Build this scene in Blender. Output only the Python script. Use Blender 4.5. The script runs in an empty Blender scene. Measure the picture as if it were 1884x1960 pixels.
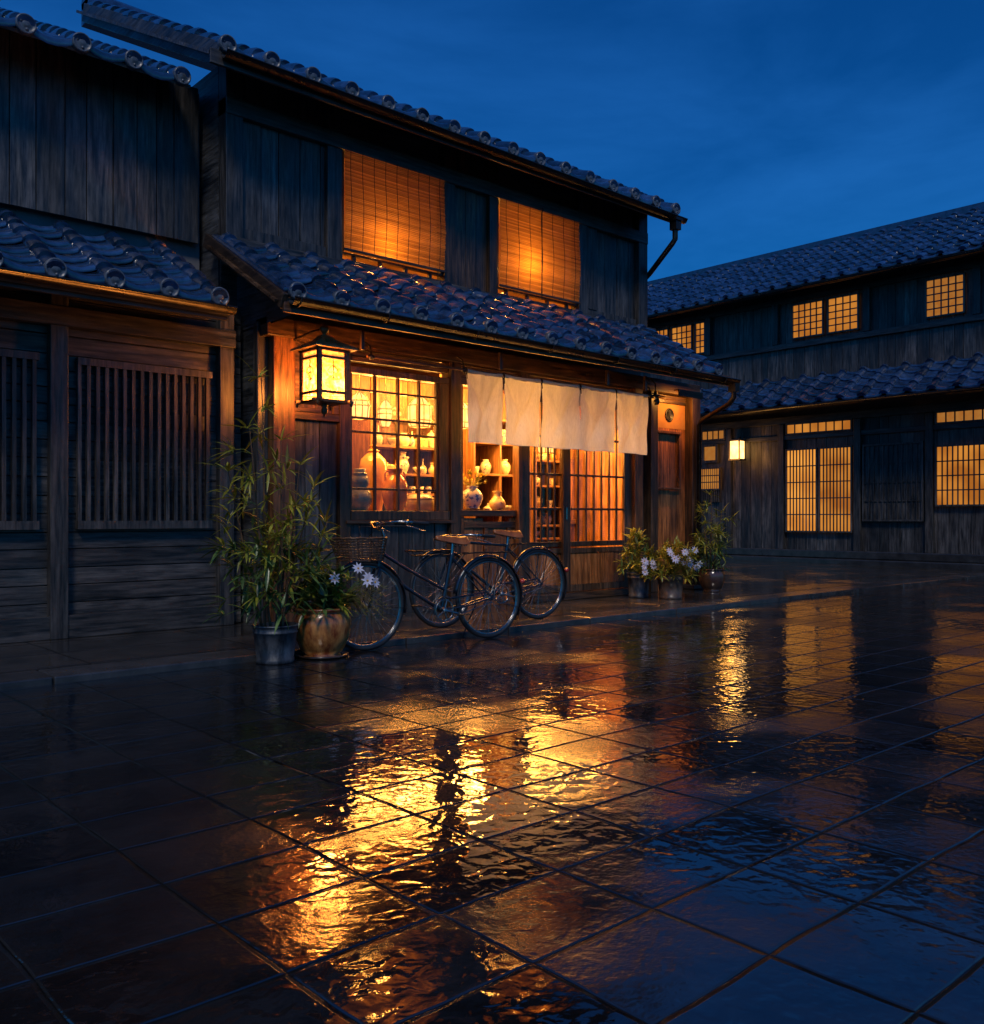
import bpy, math, random
from mathutils import Vector as V, Matrix
random.seed(7)
PI = math.pi
sc = bpy.context.scene
COL = sc.collection

# ------------------------------------------------------------------ camera, sky, sun, exposure
cam_d = bpy.data.cameras.new('camera')
cam = bpy.data.objects.new('camera', cam_d); COL.objects.link(cam)
cam.location = (0, 0, 1.05)
cam.rotation_euler = (math.radians(90), 0, math.radians(-42.1))
cam_d.sensor_fit = 'HORIZONTAL'; cam_d.sensor_width = 36.0
cam_d.lens = 36.0 * 1771 / 1884
cam_d.shift_y = 10 / 1884
cam_d.clip_start = 0.05; cam_d.clip_end = 2000
sc.camera = cam

SUN_EL, SUN_ROT = math.radians(47), math.radians(222)
world = bpy.data.worlds.new('World'); sc.world = world; world.use_nodes = True
wn, wl = world.node_tree.nodes, world.node_tree.links
wn.clear()
wout = wn.new('ShaderNodeOutputWorld'); wbg = wn.new('ShaderNodeBackground')
sky = wn.new('ShaderNodeTexSky'); sky.sky_type = 'NISHITA'; sky.sun_disc = False
sky.sun_elevation = SUN_EL; sky.sun_rotation = SUN_ROT
sky.air_density = 1.4; sky.ozone_density = 4.0; sky.dust_density = 0.4
wtc = wn.new('ShaderNodeTexCoord'); wmp = wn.new('ShaderNodeMapping'); wmp.inputs['Scale'].default_value = (1.2, 1.2, 4.0)
wno = wn.new('ShaderNodeTexNoise'); wno.inputs['Scale'].default_value = 2.6; wno.inputs['Detail'].default_value = 9; wno.inputs['Roughness'].default_value = .58
wno.inputs['Distortion'].default_value = .35
wrp = wn.new('ShaderNodeValToRGB')
wrp.color_ramp.elements[0].position = .32; wrp.color_ramp.elements[0].color = (.008, .13, .32, 1)
wrp.color_ramp.elements[1].position = .78; wrp.color_ramp.elements[1].color = (.035, .225, .49, 1)
wmx = wn.new('ShaderNodeMix'); wmx.data_type = 'RGBA'; wmx.blend_type = 'MULTIPLY'; wmx.inputs[0].default_value = 1.0
wl.new(wtc.outputs['Generated'], wmp.inputs['Vector']); wl.new(wmp.outputs['Vector'], wno.inputs['Vector'])
wl.new(wno.outputs['Fac'], wrp.inputs['Fac'])
wl.new(sky.outputs['Color'], wmx.inputs[6]); wl.new(wrp.outputs['Color'], wmx.inputs[7])
wl.new(wmx.outputs[2], wbg.inputs['Color']); wl.new(wbg.outputs['Background'], wout.inputs['Surface'])
wbg.inputs['Strength'].default_value = 0.15

sun_d = bpy.data.lights.new('sun', 'SUN'); sun = bpy.data.objects.new('sun', sun_d); COL.objects.link(sun)
sun_d.energy = 0.9; sun_d.angle = math.radians(12); sun_d.color = (1.0, .90, .80)
sun.rotation_euler = V((-math.sin(SUN_ROT) * math.cos(SUN_EL), -math.cos(SUN_ROT) * math.cos(SUN_EL), -math.sin(SUN_EL))).to_track_quat('-Z', 'Y').to_euler()

sc.view_settings.view_transform = 'Standard'; sc.view_settings.look = 'None'
sc.view_settings.exposure = 0.35; sc.view_settings.gamma = 1.0
sc.render.engine = 'CYCLES'
sc.cycles.max_bounces = 7; sc.cycles.diffuse_bounces = 3; sc.cycles.glossy_bounces = 4
sc.cycles.transparent_max_bounces = 12; sc.cycles.transmission_bounces = 4
sc.cycles.sample_clamp_indirect = 4.0
sc.cycles.caustics_reflective = False; sc.cycles.caustics_refractive = False

# ------------------------------------------------------------------ mesh helper
ORG = {}

class MB:
    def __init__(s): s.v = []; s.f = []; s.sm = []
    def add(s, vs, fs, smooth=False):
        b = len(s.v); s.v += [tuple(p) for p in vs]
        for f in fs: s.f.append(tuple(b + i for i in f)); s.sm.append(smooth)
    def box(s, x0, x1, y0, y1, z0, z1):
        vs = [(x, y, z) for z in (z0, z1) for y in (y0, y1) for x in (x0, x1)]
        s.add(vs, [(0, 2, 3, 1), (4, 5, 7, 6), (0, 1, 5, 4), (2, 6, 7, 3), (0, 4, 6, 2), (1, 3, 7, 5)])
        return s
    def obox(s, c, ax, ay, az):
        c, ax, ay, az = V(c), V(ax), V(ay), V(az)
        vs = [c + ax * i + ay * j + az * k for k in (-1, 1) for j in (-1, 1) for i in (-1, 1)]
        s.add(vs, [(0, 2, 3, 1), (4, 5, 7, 6), (0, 1, 5, 4), (2, 6, 7, 3), (0, 4, 6, 2), (1, 3, 7, 5)])
        return s
    def beam(s, a, b, w, h, up=(0, 0, 1)):
        a, b = V(a), V(b); d = (b - a)
        side = d.cross(V(up)).normalized(); u = side.cross(d).normalized()
        return s.obox((a + b) / 2, d / 2, side * w / 2, u * h / 2)
    def tube(s, pts, r, n=8, cap=True, closed=False):
        pts = [V(p) for p in pts]; m = len(pts)
        rs = r if isinstance(r, (list, tuple)) else [r] * m
        rings = []; prev = None
        for i, p in enumerate(pts):
            if closed: t = pts[(i + 1) % m] - pts[i - 1]
            else: t = pts[min(i + 1, m - 1)] - pts[max(i - 1, 0)]
            t.normalize()
            if prev is None:
                a = t.orthogonal().normalized()
            else:
                a = (prev - t * prev.dot(t)).normalized()
            prev = a; b = t.cross(a)
            rings.append([p + (a * math.cos(2 * PI * k / n) + b * math.sin(2 * PI * k / n)) * rs[i] for k in range(n)])
        vs = [q for ring in rings for q in ring]; fs = []
        for i in range(m if closed else m - 1):
            j = (i + 1) % m
            for k in range(n):
                l = (k + 1) % n
                fs.append((i * n + k, i * n + l, j * n + l, j * n + k))
        s.add(vs, fs, True)
        if cap and not closed:
            s.add(rings[0], [tuple(reversed(range(n)))]); s.add(rings[-1], [tuple(range(n))])
        return s
    def lathe(s, prof, c=(0, 0, 0), n=28, axis='Z', smooth=True, frame=None):
        c = V(c)
        if frame: a, b, d = [V(q) for q in frame]
        else: a, b, d = V((1, 0, 0)), V((0, 1, 0)), V((0, 0, 1))
        vs = []; m = len(prof)
        for (r, z) in prof:
            r = max(r, 1e-4)
            for k in range(n):
                th = 2 * PI * k / n
                vs.append(c + a * r * math.cos(th) + b * r * math.sin(th) + d * z)
        fs = []
        for i in range(m - 1):
            for k in range(n):
                l = (k + 1) % n
                fs.append((i * n + k, i * n + l, (i + 1) * n + l, (i + 1) * n + k))
        s.add(vs, fs, smooth)
        return s
    def leaf(s, base, d, nrm, L, W, droop=.3, seg=4, fold=.18):
        d = V(d).normalized(); nrm = V(nrm); side = d.cross(nrm)
        if side.length < 1e-3: side = d.orthogonal()
        side.normalize(); nrm = side.cross(d).normalized()
        p = V(base); vs = []; g = V((0, 0, -1))
        for i in range(seg + 1):
            t = i / seg
            w = W * .5 * (math.sin(PI * (t ** .75)) * .95 + .05 * (1 - t)) if i < seg else 0.0008
            vs += [p + side * w + nrm * w * fold * 2, p.copy(), p - side * w + nrm * w * fold * 2]
            d2 = (d + g * droop * (t + .3)).normalized()
            nrm = (nrm - d2 * nrm.dot(d2)).normalized()
            p = p + d2 * (L / seg)
        fs = []
        for i in range(seg):
            a = i * 3
            fs += [(a, a + 1, a + 4, a + 3), (a + 1, a + 2, a + 5, a + 4)]
        s.add(vs, fs, True)
        return s
    def build(s, name, mat, parent=None, bevel=0, autosmooth=False):
        me = bpy.data.meshes.new(name)
        o = V((0, 0, 0))
        if parent is not None: o = ORG[parent.name]
        me.from_pydata([(x - o.x, y - o.y, z - o.z) for x, y, z in s.v], [], s.f)
        me.polygons.foreach_set('use_smooth', s.sm)
        me.materials.append(mat); me.update()
        ob = bpy.data.objects.new(name, me); COL.objects.link(ob)
        ORG[ob.name] = o
        if parent is not None: ob.parent = parent
        if bevel:
            b = ob.modifiers.new('bevel', 'BEVEL'); b.width = bevel; b.segments = 2; b.limit_method = 'ANGLE'; b.harden_normals = False
        return ob

def tag(o, label=None, cat=None, group=None, kind=None):
    if label: o['label'] = label
    if cat: o['category'] = cat
    if group: o['group'] = group
    if kind: o['kind'] = kind
    return o

def thing(name, loc, label, cat, group=None, kind=None, local=False):
    o = bpy.data.objects.new(name, None); COL.objects.link(o); o.location = loc
    o.empty_display_size = .1
    ORG[o.name] = V((0, 0, 0)) if local else V(loc)
    return tag(o, label, cat, group, kind)

def copy_tree(o, parent=None):
    c = o.copy(); COL.objects.link(c); c.parent = parent
    for ch in list(o.children): copy_tree(ch, c)
    return c

# ------------------------------------------------------------------ materials
def new_mat(name):
    m = bpy.data.materials.new(name); m.use_nodes = True
    nt = m.node_tree; nt.nodes.clear()
    out = nt.nodes.new('ShaderNodeOutputMaterial')
    return m, nt, nt.nodes, nt.links, out

def ramp(nodes, stops):
    r = nodes.new('ShaderNodeValToRGB'); e = r.color_ramp.elements
    while len(e) < len(stops): e.new(.5)
    for el, (p, c) in zip(e, stops): el.position = p; el.color = (*c, 1)
    return r

def stuff(name, c0, c1, rough=.5, scale=(6, 6, 6), bump=.15, bdist=.01, metal=0, detail=6, island=0, rvar=.15, spec=.5, coat=0, thr=(.3, .7), translucent=0, ior=1.5, fade=0):
    """generic noisy surface: two tones, varied roughness, bump, optional per-piece variation"""
    m, nt, N, L, out = new_mat(name)
    tc = N.new('ShaderNodeTexCoord'); mp = N.new('ShaderNodeMapping'); mp.inputs['Scale'].default_value = scale
    L.new(tc.outputs['Object'], mp.inputs['Vector'])
    no = N.new('ShaderNodeTexNoise'); no.inputs['Scale'].default_value = 1; no.inputs['Detail'].default_value = detail; no.inputs['Roughness'].default_value = .62
    L.new(mp.outputs['Vector'], no.inputs['Vector'])
    rp = ramp(N, [(thr[0], c0), (thr[1], c1)]); L.new(no.outputs['Fac'], rp.inputs['Fac'])
    col = rp.outputs['Color']
    if island:
        ge = N.new('ShaderNodeNewGeometry'); mr = N.new('ShaderNodeMapRange')
        mr.inputs['To Min'].default_value = 1 - island; mr.inputs['To Max'].default_value = 1 + island
        L.new(ge.outputs['Random Per Island'], mr.inputs['Value'])
        hs = N.new('ShaderNodeHueSaturation'); L.new(mr.outputs['Result'], hs.inputs['Value']); L.new(col, hs.inputs['Color'])
        col = hs.outputs['Color']
    if fade:                                                             # weather bands and water stains, broad and drawn out along the grain
        mf = N.new('ShaderNodeMapping'); mf.inputs['Scale'].default_value = tuple(1.7 if q < 5 else 4.5 for q in scale); L.new(tc.outputs['Object'], mf.inputs['Vector'])
        nf = N.new('ShaderNodeTexNoise'); nf.inputs['Scale'].default_value = 1; nf.inputs['Detail'].default_value = 7; nf.inputs['Roughness'].default_value = .7; L.new(mf.outputs['Vector'], nf.inputs['Vector'])
        mg = N.new('ShaderNodeMapRange'); mg.inputs['From Min'].default_value = .3; mg.inputs['From Max'].default_value = .7; mg.inputs['To Min'].default_value = 1 - fade; mg.inputs['To Max'].default_value = 1 + fade * 1.5
        L.new(nf.outputs['Fac'], mg.inputs['Value']); hf = N.new('ShaderNodeHueSaturation'); L.new(mg.outputs['Result'], hf.inputs['Value']); L.new(col, hf.inputs['Color']); col = hf.outputs['Color']
    b = N.new('ShaderNodeBsdfPrincipled'); L.new(col, b.inputs['Base Color'])
    b.inputs['Metallic'].default_value = metal; b.inputs['Specular IOR Level'].default_value = spec
    b.inputs['Coat Weight'].default_value = coat; b.inputs['Coat Roughness'].default_value = .08; b.inputs['IOR'].default_value = ior
    n2 = N.new('ShaderNodeTexNoise'); n2.inputs['Scale'].default_value = .35; n2.inputs['Detail'].default_value = 5
    L.new(mp.outputs['Vector'], n2.inputs['Vector'])
    mr2 = N.new('ShaderNodeMapRange'); mr2.inputs['From Min'].default_value = .3; mr2.inputs['From Max'].default_value = .7
    mr2.inputs['To Min'].default_value = max(.03, rough - rvar); mr2.inputs['To Max'].default_value = min(1, rough + rvar)
    L.new(n2.outputs['Fac'], mr2.inputs['Value']); L.new(mr2.outputs['Result'], b.inputs['Roughness'])
    if bump:
        bp = N.new('ShaderNodeBump'); bp.inputs['Strength'].default_value = bump; bp.inputs['Distance'].default_value = bdist
        L.new(no.outputs['Fac'], bp.inputs['Height']); L.new(bp.outputs['Normal'], b.inputs['Normal'])
    if translucent:
        tr = N.new('ShaderNodeBsdfTranslucent'); L.new(col, tr.inputs['Color'])
        mx = N.new('ShaderNodeMixShader'); mx.inputs[0].default_value = translucent
        L.new(b.outputs[0], mx.inputs[1]); L.new(tr.outputs[0], mx.inputs[2]); L.new(mx.outputs[0], out.inputs['Surface'])
    else:
        L.new(b.outputs[0], out.inputs['Surface'])
    return m

def wood(name, c0, c1, axis='Z', rough=.36, bump=.6, island=.5, spec=.5):
    s = {'Z': (34, 34, 2.6), 'X': (2.6, 34, 34), 'Y': (34, 2.6, 34)}[axis]
    return stuff(name, c0, c1, rough, s, bump, .006, island=island, rvar=.16, detail=8, thr=(.36, .66), spec=spec, fade=.6)

def emit(name, col, strength, col2=None, scale=8, thr=(.35, .75), tex='noise'):
    m, nt, N, L, out = new_mat(name)
    e = N.new('ShaderNodeEmission'); e.inputs['Strength'].default_value = strength
    if col2:
        tc = N.new('ShaderNodeTexCoord'); no = N.new('ShaderNodeTexNoise'); no.inputs['Scale'].default_value = scale; no.inputs['Detail'].default_value = 1 if scale < 3 else 5
        L.new(tc.outputs['Object'], no.inputs['Vector']); r = ramp(N, [(thr[0], col2), (thr[1], col)])
        L.new(no.outputs['Fac'], r.inputs['Fac']); L.new(r.outputs['Color'], e.inputs['Color'])
    else: e.inputs['Color'].default_value = (*col, 1)
    L.new(e.outputs[0], out.inputs['Surface'])
    return m

def glass_mat(name, tint=(1, 1, 1), rough=.03, refl=1.5):
    m, nt, N, L, out = new_mat(name)
    t = N.new('ShaderNodeBsdfTransparent'); t.inputs['Color'].default_value = (*tint, 1)
    g = N.new('ShaderNodeBsdfGlossy'); g.inputs['Roughness'].default_value = rough
    tc = N.new('ShaderNodeTexCoord'); no = N.new('ShaderNodeTexNoise'); no.inputs['Scale'].default_value = 5
    L.new(tc.outputs['Object'], no.inputs['Vector'])
    bp = N.new('ShaderNodeBump'); bp.inputs['Strength'].default_value = .12; bp.inputs['Distance'].default_value = .01
    L.new(no.outputs['Fac'], bp.inputs['Height']); L.new(bp.outputs['Normal'], g.inputs['Normal'])
    f = N.new('ShaderNodeFresnel'); ge = N.new('ShaderNodeNewGeometry'); mi = N.new('ShaderNodeMapRange')   # same mirror share from either side of the thin pane
    mi.inputs['To Min'].default_value = refl; mi.inputs['To Max'].default_value = 1 / refl
    L.new(ge.outputs['Backfacing'], mi.inputs['Value']); L.new(mi.outputs['Result'], f.inputs['IOR'])
    x = N.new('ShaderNodeMixShader'); L.new(f.outputs[0], x.inputs[0]); L.new(t.outputs[0], x.inputs[1]); L.new(g.outputs[0], x.inputs[2])
    L.new(x.outputs[0], out.inputs['Surface'])
    return m

M = {}
M['wood_v'] = wood('weathered wood upright', (.014, .009, .006), (.115, .058, .028), 'Z')
M['wood_h'] = wood('weathered wood level', (.014, .009, .006), (.115, .058, .028), 'X')
M['wood_y'] = wood('weathered wood rafters', (.016, .010, .007), (.06, .034, .02), 'Y')
M['dark_v'] = wood('charred boards upright', (.009, .010, .011), (.085, .075, .068), 'Z', rough=.45)
M['dark_h'] = wood('charred boards level', (.009, .010, .011), (.085, .075, .068), 'X', rough=.45)
M['dark_y'] = wood('charred boards along side street', (.009, .010, .012), (.08, .078, .078), 'Y', rough=.45)
M['warm_v'] = wood('red brown wood upright', (.05, .018, .006), (.26, .10, .032), 'Z', rough=.4)
M['warm_h'] = wood('red brown wood level', (.035, .014, .006), (.18, .075, .028), 'X', rough=.4)
M['glow_panel_v'] = wood('red brown panel with warm glow', (.10, .032, .009), (.44, .15, .042), 'Z', rough=.32)  # red brown wood lightened: warm light on the panels is put into its colour
M['inner_v'] = wood('shop wood upright', (.10, .042, .016), (.34, .16, .06), 'Z', rough=.5, bump=.2)
M['inner_h'] = wood('shop wood level', (.10, .042, .016), (.34, .16, .06), 'X', rough=.5, bump=.2)
M['plaster'] = stuff('ochre plaster', (.42, .17, .045), (.54, .25, .075), .85, (5, 5, 5), .12, .01)
M['grey_plaster'] = stuff('grey plaster', (.10, .10, .11), (.17, .17, .18), .85, (3, 3, 3), .15, .01)
M['tile'] = stuff('wet clay roof tile', (.007, .018, .044), (.030, .072, .175), .13, (9, 9, 9), .3, .008, island=.5, rvar=.10, spec=.8, coat=.6)
M['tile_cap'] = stuff('clay tile cap', (.04, .05, .065), (.13, .15, .18), .3, (22, 22, 22), .3, .006, island=.2)
M['metal'] = stuff('dark wet gutter metal', (.012, .012, .014), (.04, .036, .034), .3, (7, 7, 7), .1, .004, metal=.6)
M['copper'] = stuff('aged brass', (.20, .11, .04), (.46, .27, .10), .3, (14, 14, 14), .12, .004, metal=.85)
M['bronze'] = stuff('brown lantern bronze', (.075, .034, .013), (.20, .10, .04), .34, (14, 14, 14), .12, .004, metal=.25)
M['brass_cap'] = stuff('tarnished brass cap', (.20, .105, .04), (.44, .26, .10), .3, (14, 14, 14), .12, .004, metal=.2)
M['glass'] = glass_mat('old window glass', (.97, .95, .92))
M['cloth'] = stuff('linen curtain cloth', (.64, .66, .53), (.82, .84, .70), .9, (90, 90, 14), .3, .002, translucent=.40, spec=.15)
M['stone'] = stuff('wet kerb stone', (.02, .021, .023), (.06, .06, .062), .2, (5, 5, 5), .35, .012, rvar=.14, island=.25)
M['leaf'] = stuff('glossy green leaf', (.13, .16, .016), (.46, .42, .05), .34, (14, 14, 14), .05, .003, island=.5, translucent=.22)
M['leaf_dark'] = stuff('deep green leaf', (.035, .085, .022), (.13, .20, .045), .34, (14, 14, 14), .05, .003, island=.5, translucent=.18)
M['leaf_gold'] = stuff('yellow green leaf', (.12, .13, .02), (.30, .26, .05), .4, (14, 14, 14), .05, .003, island=.5, translucent=.25)
M['stem'] = stuff('brown plant stem', (.06, .03, .012), (.16, .085, .035), .5, (30, 30, 8), .15, .003)
M['petal'] = stuff('pale lilac petal', (.60, .60, .74), (.80, .79, .88), .6, (20, 20, 20), 0, island=.15, translucent=.25)
M['pollen'] = stuff('flower centre', (.45, .22, .03), (.65, .38, .06), .7, (60, 60, 60), .3, .002)
M['zinc'] = stuff('weathered zinc bucket', (.022, .028, .034), (.15, .16, .17), .46, (11, 11, 4), .35, .008, metal=.35, thr=(.4, .62), rvar=.2)
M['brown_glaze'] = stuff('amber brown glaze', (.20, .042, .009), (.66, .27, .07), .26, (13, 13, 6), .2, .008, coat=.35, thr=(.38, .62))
M['dark_glaze'] = stuff('dark brown glaze', (.035, .017, .010), (.11, .06, .035), .2, (8, 8, 8), .12, .006, coat=.5)
M['grey_pot'] = stuff('brown grey stoneware', (.06, .04, .028), (.16, .11, .075), .35, (9, 9, 9), .2, .006)
M['soil'] = stuff('damp soil', (.012, .008, .005), (.035, .024, .015), .9, (40, 40, 40), .6, .01)
M['frame_paint'] = stuff('black bicycle enamel', (.007, .009, .014), (.014, .017, .026), .18, (10, 10, 10), .03, .002, coat=.7, rvar=.06)
M['rubber'] = stuff('black rubber', (.010, .010, .011), (.022, .022, .023), .5, (20, 20, 60), .1, .002)
M['chrome'] = stuff('worn chrome', (.24, .23, .22), (.42, .41, .40), .2, (20, 20, 20), .04, .002, metal=1, rvar=.1)
M['steel'] = stuff('dull spoke steel', (.30, .28, .26), (.45, .43, .4), .25, (20, 20, 20), 0, metal=1)
M['leather'] = stuff('brown saddle leather', (.24, .06, .010), (.42, .125, .024), .34, (16, 16, 16), .1, .002, coat=.12)
M['wicker'] = stuff('brown wicker', (.045, .022, .011), (.13, .066, .03), .45, (50, 50, 50), .25, .003, island=.4)
M['red_lens'] = stuff('red reflector', (.40, .015, .010), (.55, .03, .02), .15, (40, 40, 40), .1, .002, coat=.6)
M['bamboo'] = stuff('bamboo blind slats', (.36, .17, .035), (.58, .31, .075), .6, (3, 30, 60), .15, .002, island=.4, translucent=.6)
M['black_cord'] = stuff('black cord', (.008, .007, .006), (.02, .016, .012), .8, (40, 40, 40), 0)
M['room_wall'] = stuff('upper room wall', (.35, .18, .07), (.48, .27, .11), .9, (4, 4, 4), 0)

def ceramic(name, c0, c1, scale=9, thr=(.42, .52), rough=.18, island=0):
    return stuff(name, c0, c1, rough, (scale, scale, scale), .06, .003, coat=.4, thr=thr, island=island, detail=4)
M['blue_white'] = ceramic('white porcelain with blue painting', (.10, .13, .26), (.62, .56, .44), 22, (.42, .47))
M['cream'] = ceramic('cream glaze', (.54, .46, .30), (.72, .64, .46), 12)
M['crackle'] = ceramic('cream crackle glaze with brown figures', (.30, .19, .08), (.60, .45, .22), 26, (.36, .42))
M['amber'] = ceramic('honey amber glaze', (.42, .19, .04), (.58, .32, .09), 8, (.35, .65))
M['orange'] = ceramic('burnt orange glaze', (.30, .085, .012), (.50, .19, .03), 6, (.35, .65))
M['slate'] = ceramic('slate blue grey glaze', (.10, .11, .14), (.21, .215, .24), 9, (.35, .65))
M['stoneware'] = ceramic('grey brown stoneware', (.17, .14, .11), (.33, .28, .22), 14, (.35, .65), .4)
M['teal'] = ceramic('dull celadon glaze', (.20, .23, .18), (.38, .40, .31), 9, (.35, .65))

WARM = (1.0, .415, .07)
M['bulb_paper'] = emit('lit lantern paper', (1.0, .56, .17), 2.2, (1.0, .42, .09), 14)
M['dim_paper'] = emit('faintly lit paper', (1.0, .42, .09), .30, (.9, .30, .05), 9)
M['far_window'] = emit('lit far window', (1.0, .37, .055), .50, (.62, .19, .025), 1.7, (.35, .65))  # both far panes: lamp falloff painted as noise in the glow
M['far_bright'] = emit('bright far window', (1.0, .40, .065), .78, (.70, .24, .035), 1.5, (.35, .65))
M['far_lantern'] = emit('lit far lantern', (1.0, .62, .22), 3.0, (1.0, .45, .11), 7)

def lantern_pane():
    """frosted glass lit by the lamp inside: bright around the bulb, faint painted sprigs"""
    m, nt, N, L, out = new_mat('frosted lantern pane')
    tc = N.new('ShaderNodeTexCoord')
    no = N.new('ShaderNodeTexNoise'); no.inputs['Scale'].default_value = 16; no.inputs['Detail'].default_value = 4; no.inputs['Distortion'].default_value = 1.2
    L.new(tc.outputs['Object'], no.inputs['Vector'])
    r = ramp(N, [(.34, (.60, .20, .02)), (.47, (1.0, .47, .10)), (.62, (1.0, .64, .30))]); L.new(no.outputs['Fac'], r.inputs['Fac'])
    e = N.new('ShaderNodeEmission'); L.new(r.outputs['Color'], e.inputs['Color']); e.inputs['Strength'].default_value = .30
    t = N.new('ShaderNodeBsdfTranslucent'); L.new(r.outputs['Color'], t.inputs['Color'])
    tp = N.new('ShaderNodeBsdfTransparent'); tp.inputs['Color'].default_value = (1, .8, .5, 1)
    tm = N.new('ShaderNodeMixShader'); tm.inputs[0].default_value = .72; L.new(t.outputs[0], tm.inputs[1]); L.new(tp.outputs[0], tm.inputs[2])
    a = N.new('ShaderNodeAddShader'); L.new(e.outputs[0], a.inputs[0]); L.new(tm.outputs[0], a.inputs[1])
    L.new(a.outputs[0], out.inputs['Surface'])
    return m
M['lantern_pane'] = lantern_pane()
M['sprig_ink'] = stuff('brown painted line', (.05, .016, .003), (.09, .03, .006), .7, (30, 30, 30), 0, translucent=.5)

def point(name, loc, energy, r=.06, col=WARM, parent=None):
    d = bpy.data.lights.new(name, 'POINT'); d.energy = energy; d.color = col; d.shadow_soft_size = r
    o = bpy.data.objects.new(name, d); COL.objects.link(o)
    o.location = V(loc) - (ORG[parent.name] if parent else V((0, 0, 0)))
    if parent: o.parent = parent
    return o

# ------------------------------------------------------------------ ground
def paving(name, x0, sx, y0, sy, groove=.010, ripple=.5, rough=.03, c0=(.006, .0065, .008), c1=(.018, .018, .020)):
    m, nt, N, L, out = new_mat(name)
    tc = N.new('ShaderNodeTexCoord'); sp = N.new('ShaderNodeSeparateXYZ'); L.new(tc.outputs['Object'], sp.inputs[0])
    wob = N.new('ShaderNodeTexNoise'); wob.inputs['Scale'].default_value = 1.3; wob.inputs['Detail'].default_value = 4; L.new(tc.outputs['Object'], wob.inputs['Vector'])
    wob2 = N.new('ShaderNodeTexNoise'); wob2.inputs['Scale'].default_value = 9; wob2.inputs['Detail'].default_value = 5; L.new(tc.outputs['Object'], wob2.inputs['Vector'])
    def math_(op, a, b=None, c=None):
        n = N.new('ShaderNodeMath'); n.operation = op
        for i, q in enumerate((a, b, c)):
            if q is None: continue
            if isinstance(q, (int, float)): n.inputs[i].default_value = q
            else: L.new(q, n.inputs[i])
        return n.outputs[0]
    wo = math_('MULTIPLY', math_('SUBTRACT', wob.outputs['Fac'], .5), .05)
    def lines(co, o, s):
        q = math_('DIVIDE', math_('SUBTRACT', math_('ADD', co, wo), o), s)
        fr = math_('FRACT', math_('ADD', q, 100.0))
        d = math_('MULTIPLY', math_('SUBTRACT', .5, math_('ABSOLUTE', math_('SUBTRACT', fr, .5))), s)   # metres to the nearest joint
        return d, math_('FLOOR', math_('ADD', q, 100.0)), fr
    dx, ix, fx = lines(sp.outputs[0], x0, sx); dy, iy, fy = lines(sp.outputs[1], y0, sy)
    d = math_('MINIMUM', dx, dy)
    mr = N.new('ShaderNodeMapRange'); mr.interpolation_type = 'SMOOTHSTEP'
    mr.inputs['From Min'].default_value = groove * .45; mr.inputs['From Max'].default_value = groove * 1.15
    L.new(math_('ADD', d, math_('MULTIPLY', math_('SUBTRACT', wob2.outputs['Fac'], .5), groove * 1.3)), mr.inputs['Value'])
    cx = N.new('ShaderNodeCombineXYZ'); L.new(ix, cx.inputs[0]); L.new(iy, cx.inputs[1])
    wn_ = N.new('ShaderNodeTexWhiteNoise'); wn_.noise_dimensions = '2D'; L.new(cx.outputs[0], wn_.inputs['Vector'])
    # colour: per slab tone and stains
    st = N.new('ShaderNodeTexNoise'); st.inputs['Scale'].default_value = 3.5; st.inputs['Detail'].default_value = 9; st.inputs['Roughness'].default_value = .65
    L.new(tc.outputs['Object'], st.inputs['Vector'])
    rp = ramp(N, [(.3, c0), (.7, c1)]); L.new(st.outputs['Fac'], rp.inputs['Fac'])
    hs = N.new('ShaderNodeHueSaturation'); L.new(rp.outputs['Color'], hs.inputs['Color'])
    L.new(math_('ADD', .65, math_('MULTIPLY', wn_.outputs['Value'], .7)), hs.inputs['Value'])
    jm = N.new('ShaderNodeMix'); jm.data_type = 'RGBA'; jm.inputs[6].default_value = (.006, .006, .006, 1)
    L.new(mr.outputs['Result'], jm.inputs[0]); L.new(hs.outputs['Color'], jm.inputs[7])
    b = N.new('ShaderNodeBsdfPrincipled'); L.new(jm.outputs[2], b.inputs['Base Color'])
    b.inputs['IOR'].default_value = 1.75; L.new(math_('ADD', .12, math_('MULTIPLY', mr.outputs['Result'], .5)), b.inputs['Specular IOR Level'])
    # wet film: mostly mirror smooth, rougher where stone stands out of the water
    wt = N.new('ShaderNodeTexNoise'); wt.inputs['Scale'].default_value = 1.1; wt.inputs['Detail'].default_value = 6; L.new(tc.outputs['Object'], wt.inputs['Vector'])
    rr = N.new('ShaderNodeMapRange'); rr.inputs['From Min'].default_value = .48; rr.inputs['From Max'].default_value = .74
    rr.inputs['To Min'].default_value = rough; rr.inputs['To Max'].default_value = rough + .27
    wet = math_('ADD', wt.outputs['Fac'], math_('MULTIPLY', math_('SUBTRACT', wn_.outputs['Value'], .5), .07))     # some slabs stand a little prouder of the water
    L.new(wet, rr.inputs['Value']); L.new(rr.outputs['Result'], b.inputs['Roughness'])
    # heights in metres: joints, slab tilt, stone grain, ripples
    rip = N.new('ShaderNodeTexNoise'); rip.inputs['Scale'].default_value = 15; rip.inputs['Detail'].default_value = 1.6; rip.inputs['Roughness'].default_value = .45; rip.inputs['Distortion'].default_value = .5
    L.new(tc.outputs['Object'], rip.inputs['Vector'])
    rip2 = N.new('ShaderNodeTexNoise'); rip2.inputs['Scale'].default_value = 46; rip2.inputs['Detail'].default_value = 3; L.new(tc.outputs['Object'], rip2.inputs['Vector'])
    mb_ = N.new('ShaderNodeMapRange'); mb_.interpolation_type = 'SMOOTHSTEP'; mb_.inputs['From Min'].default_value = 0; mb_.inputs['From Max'].default_value = groove * 2.6
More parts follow.
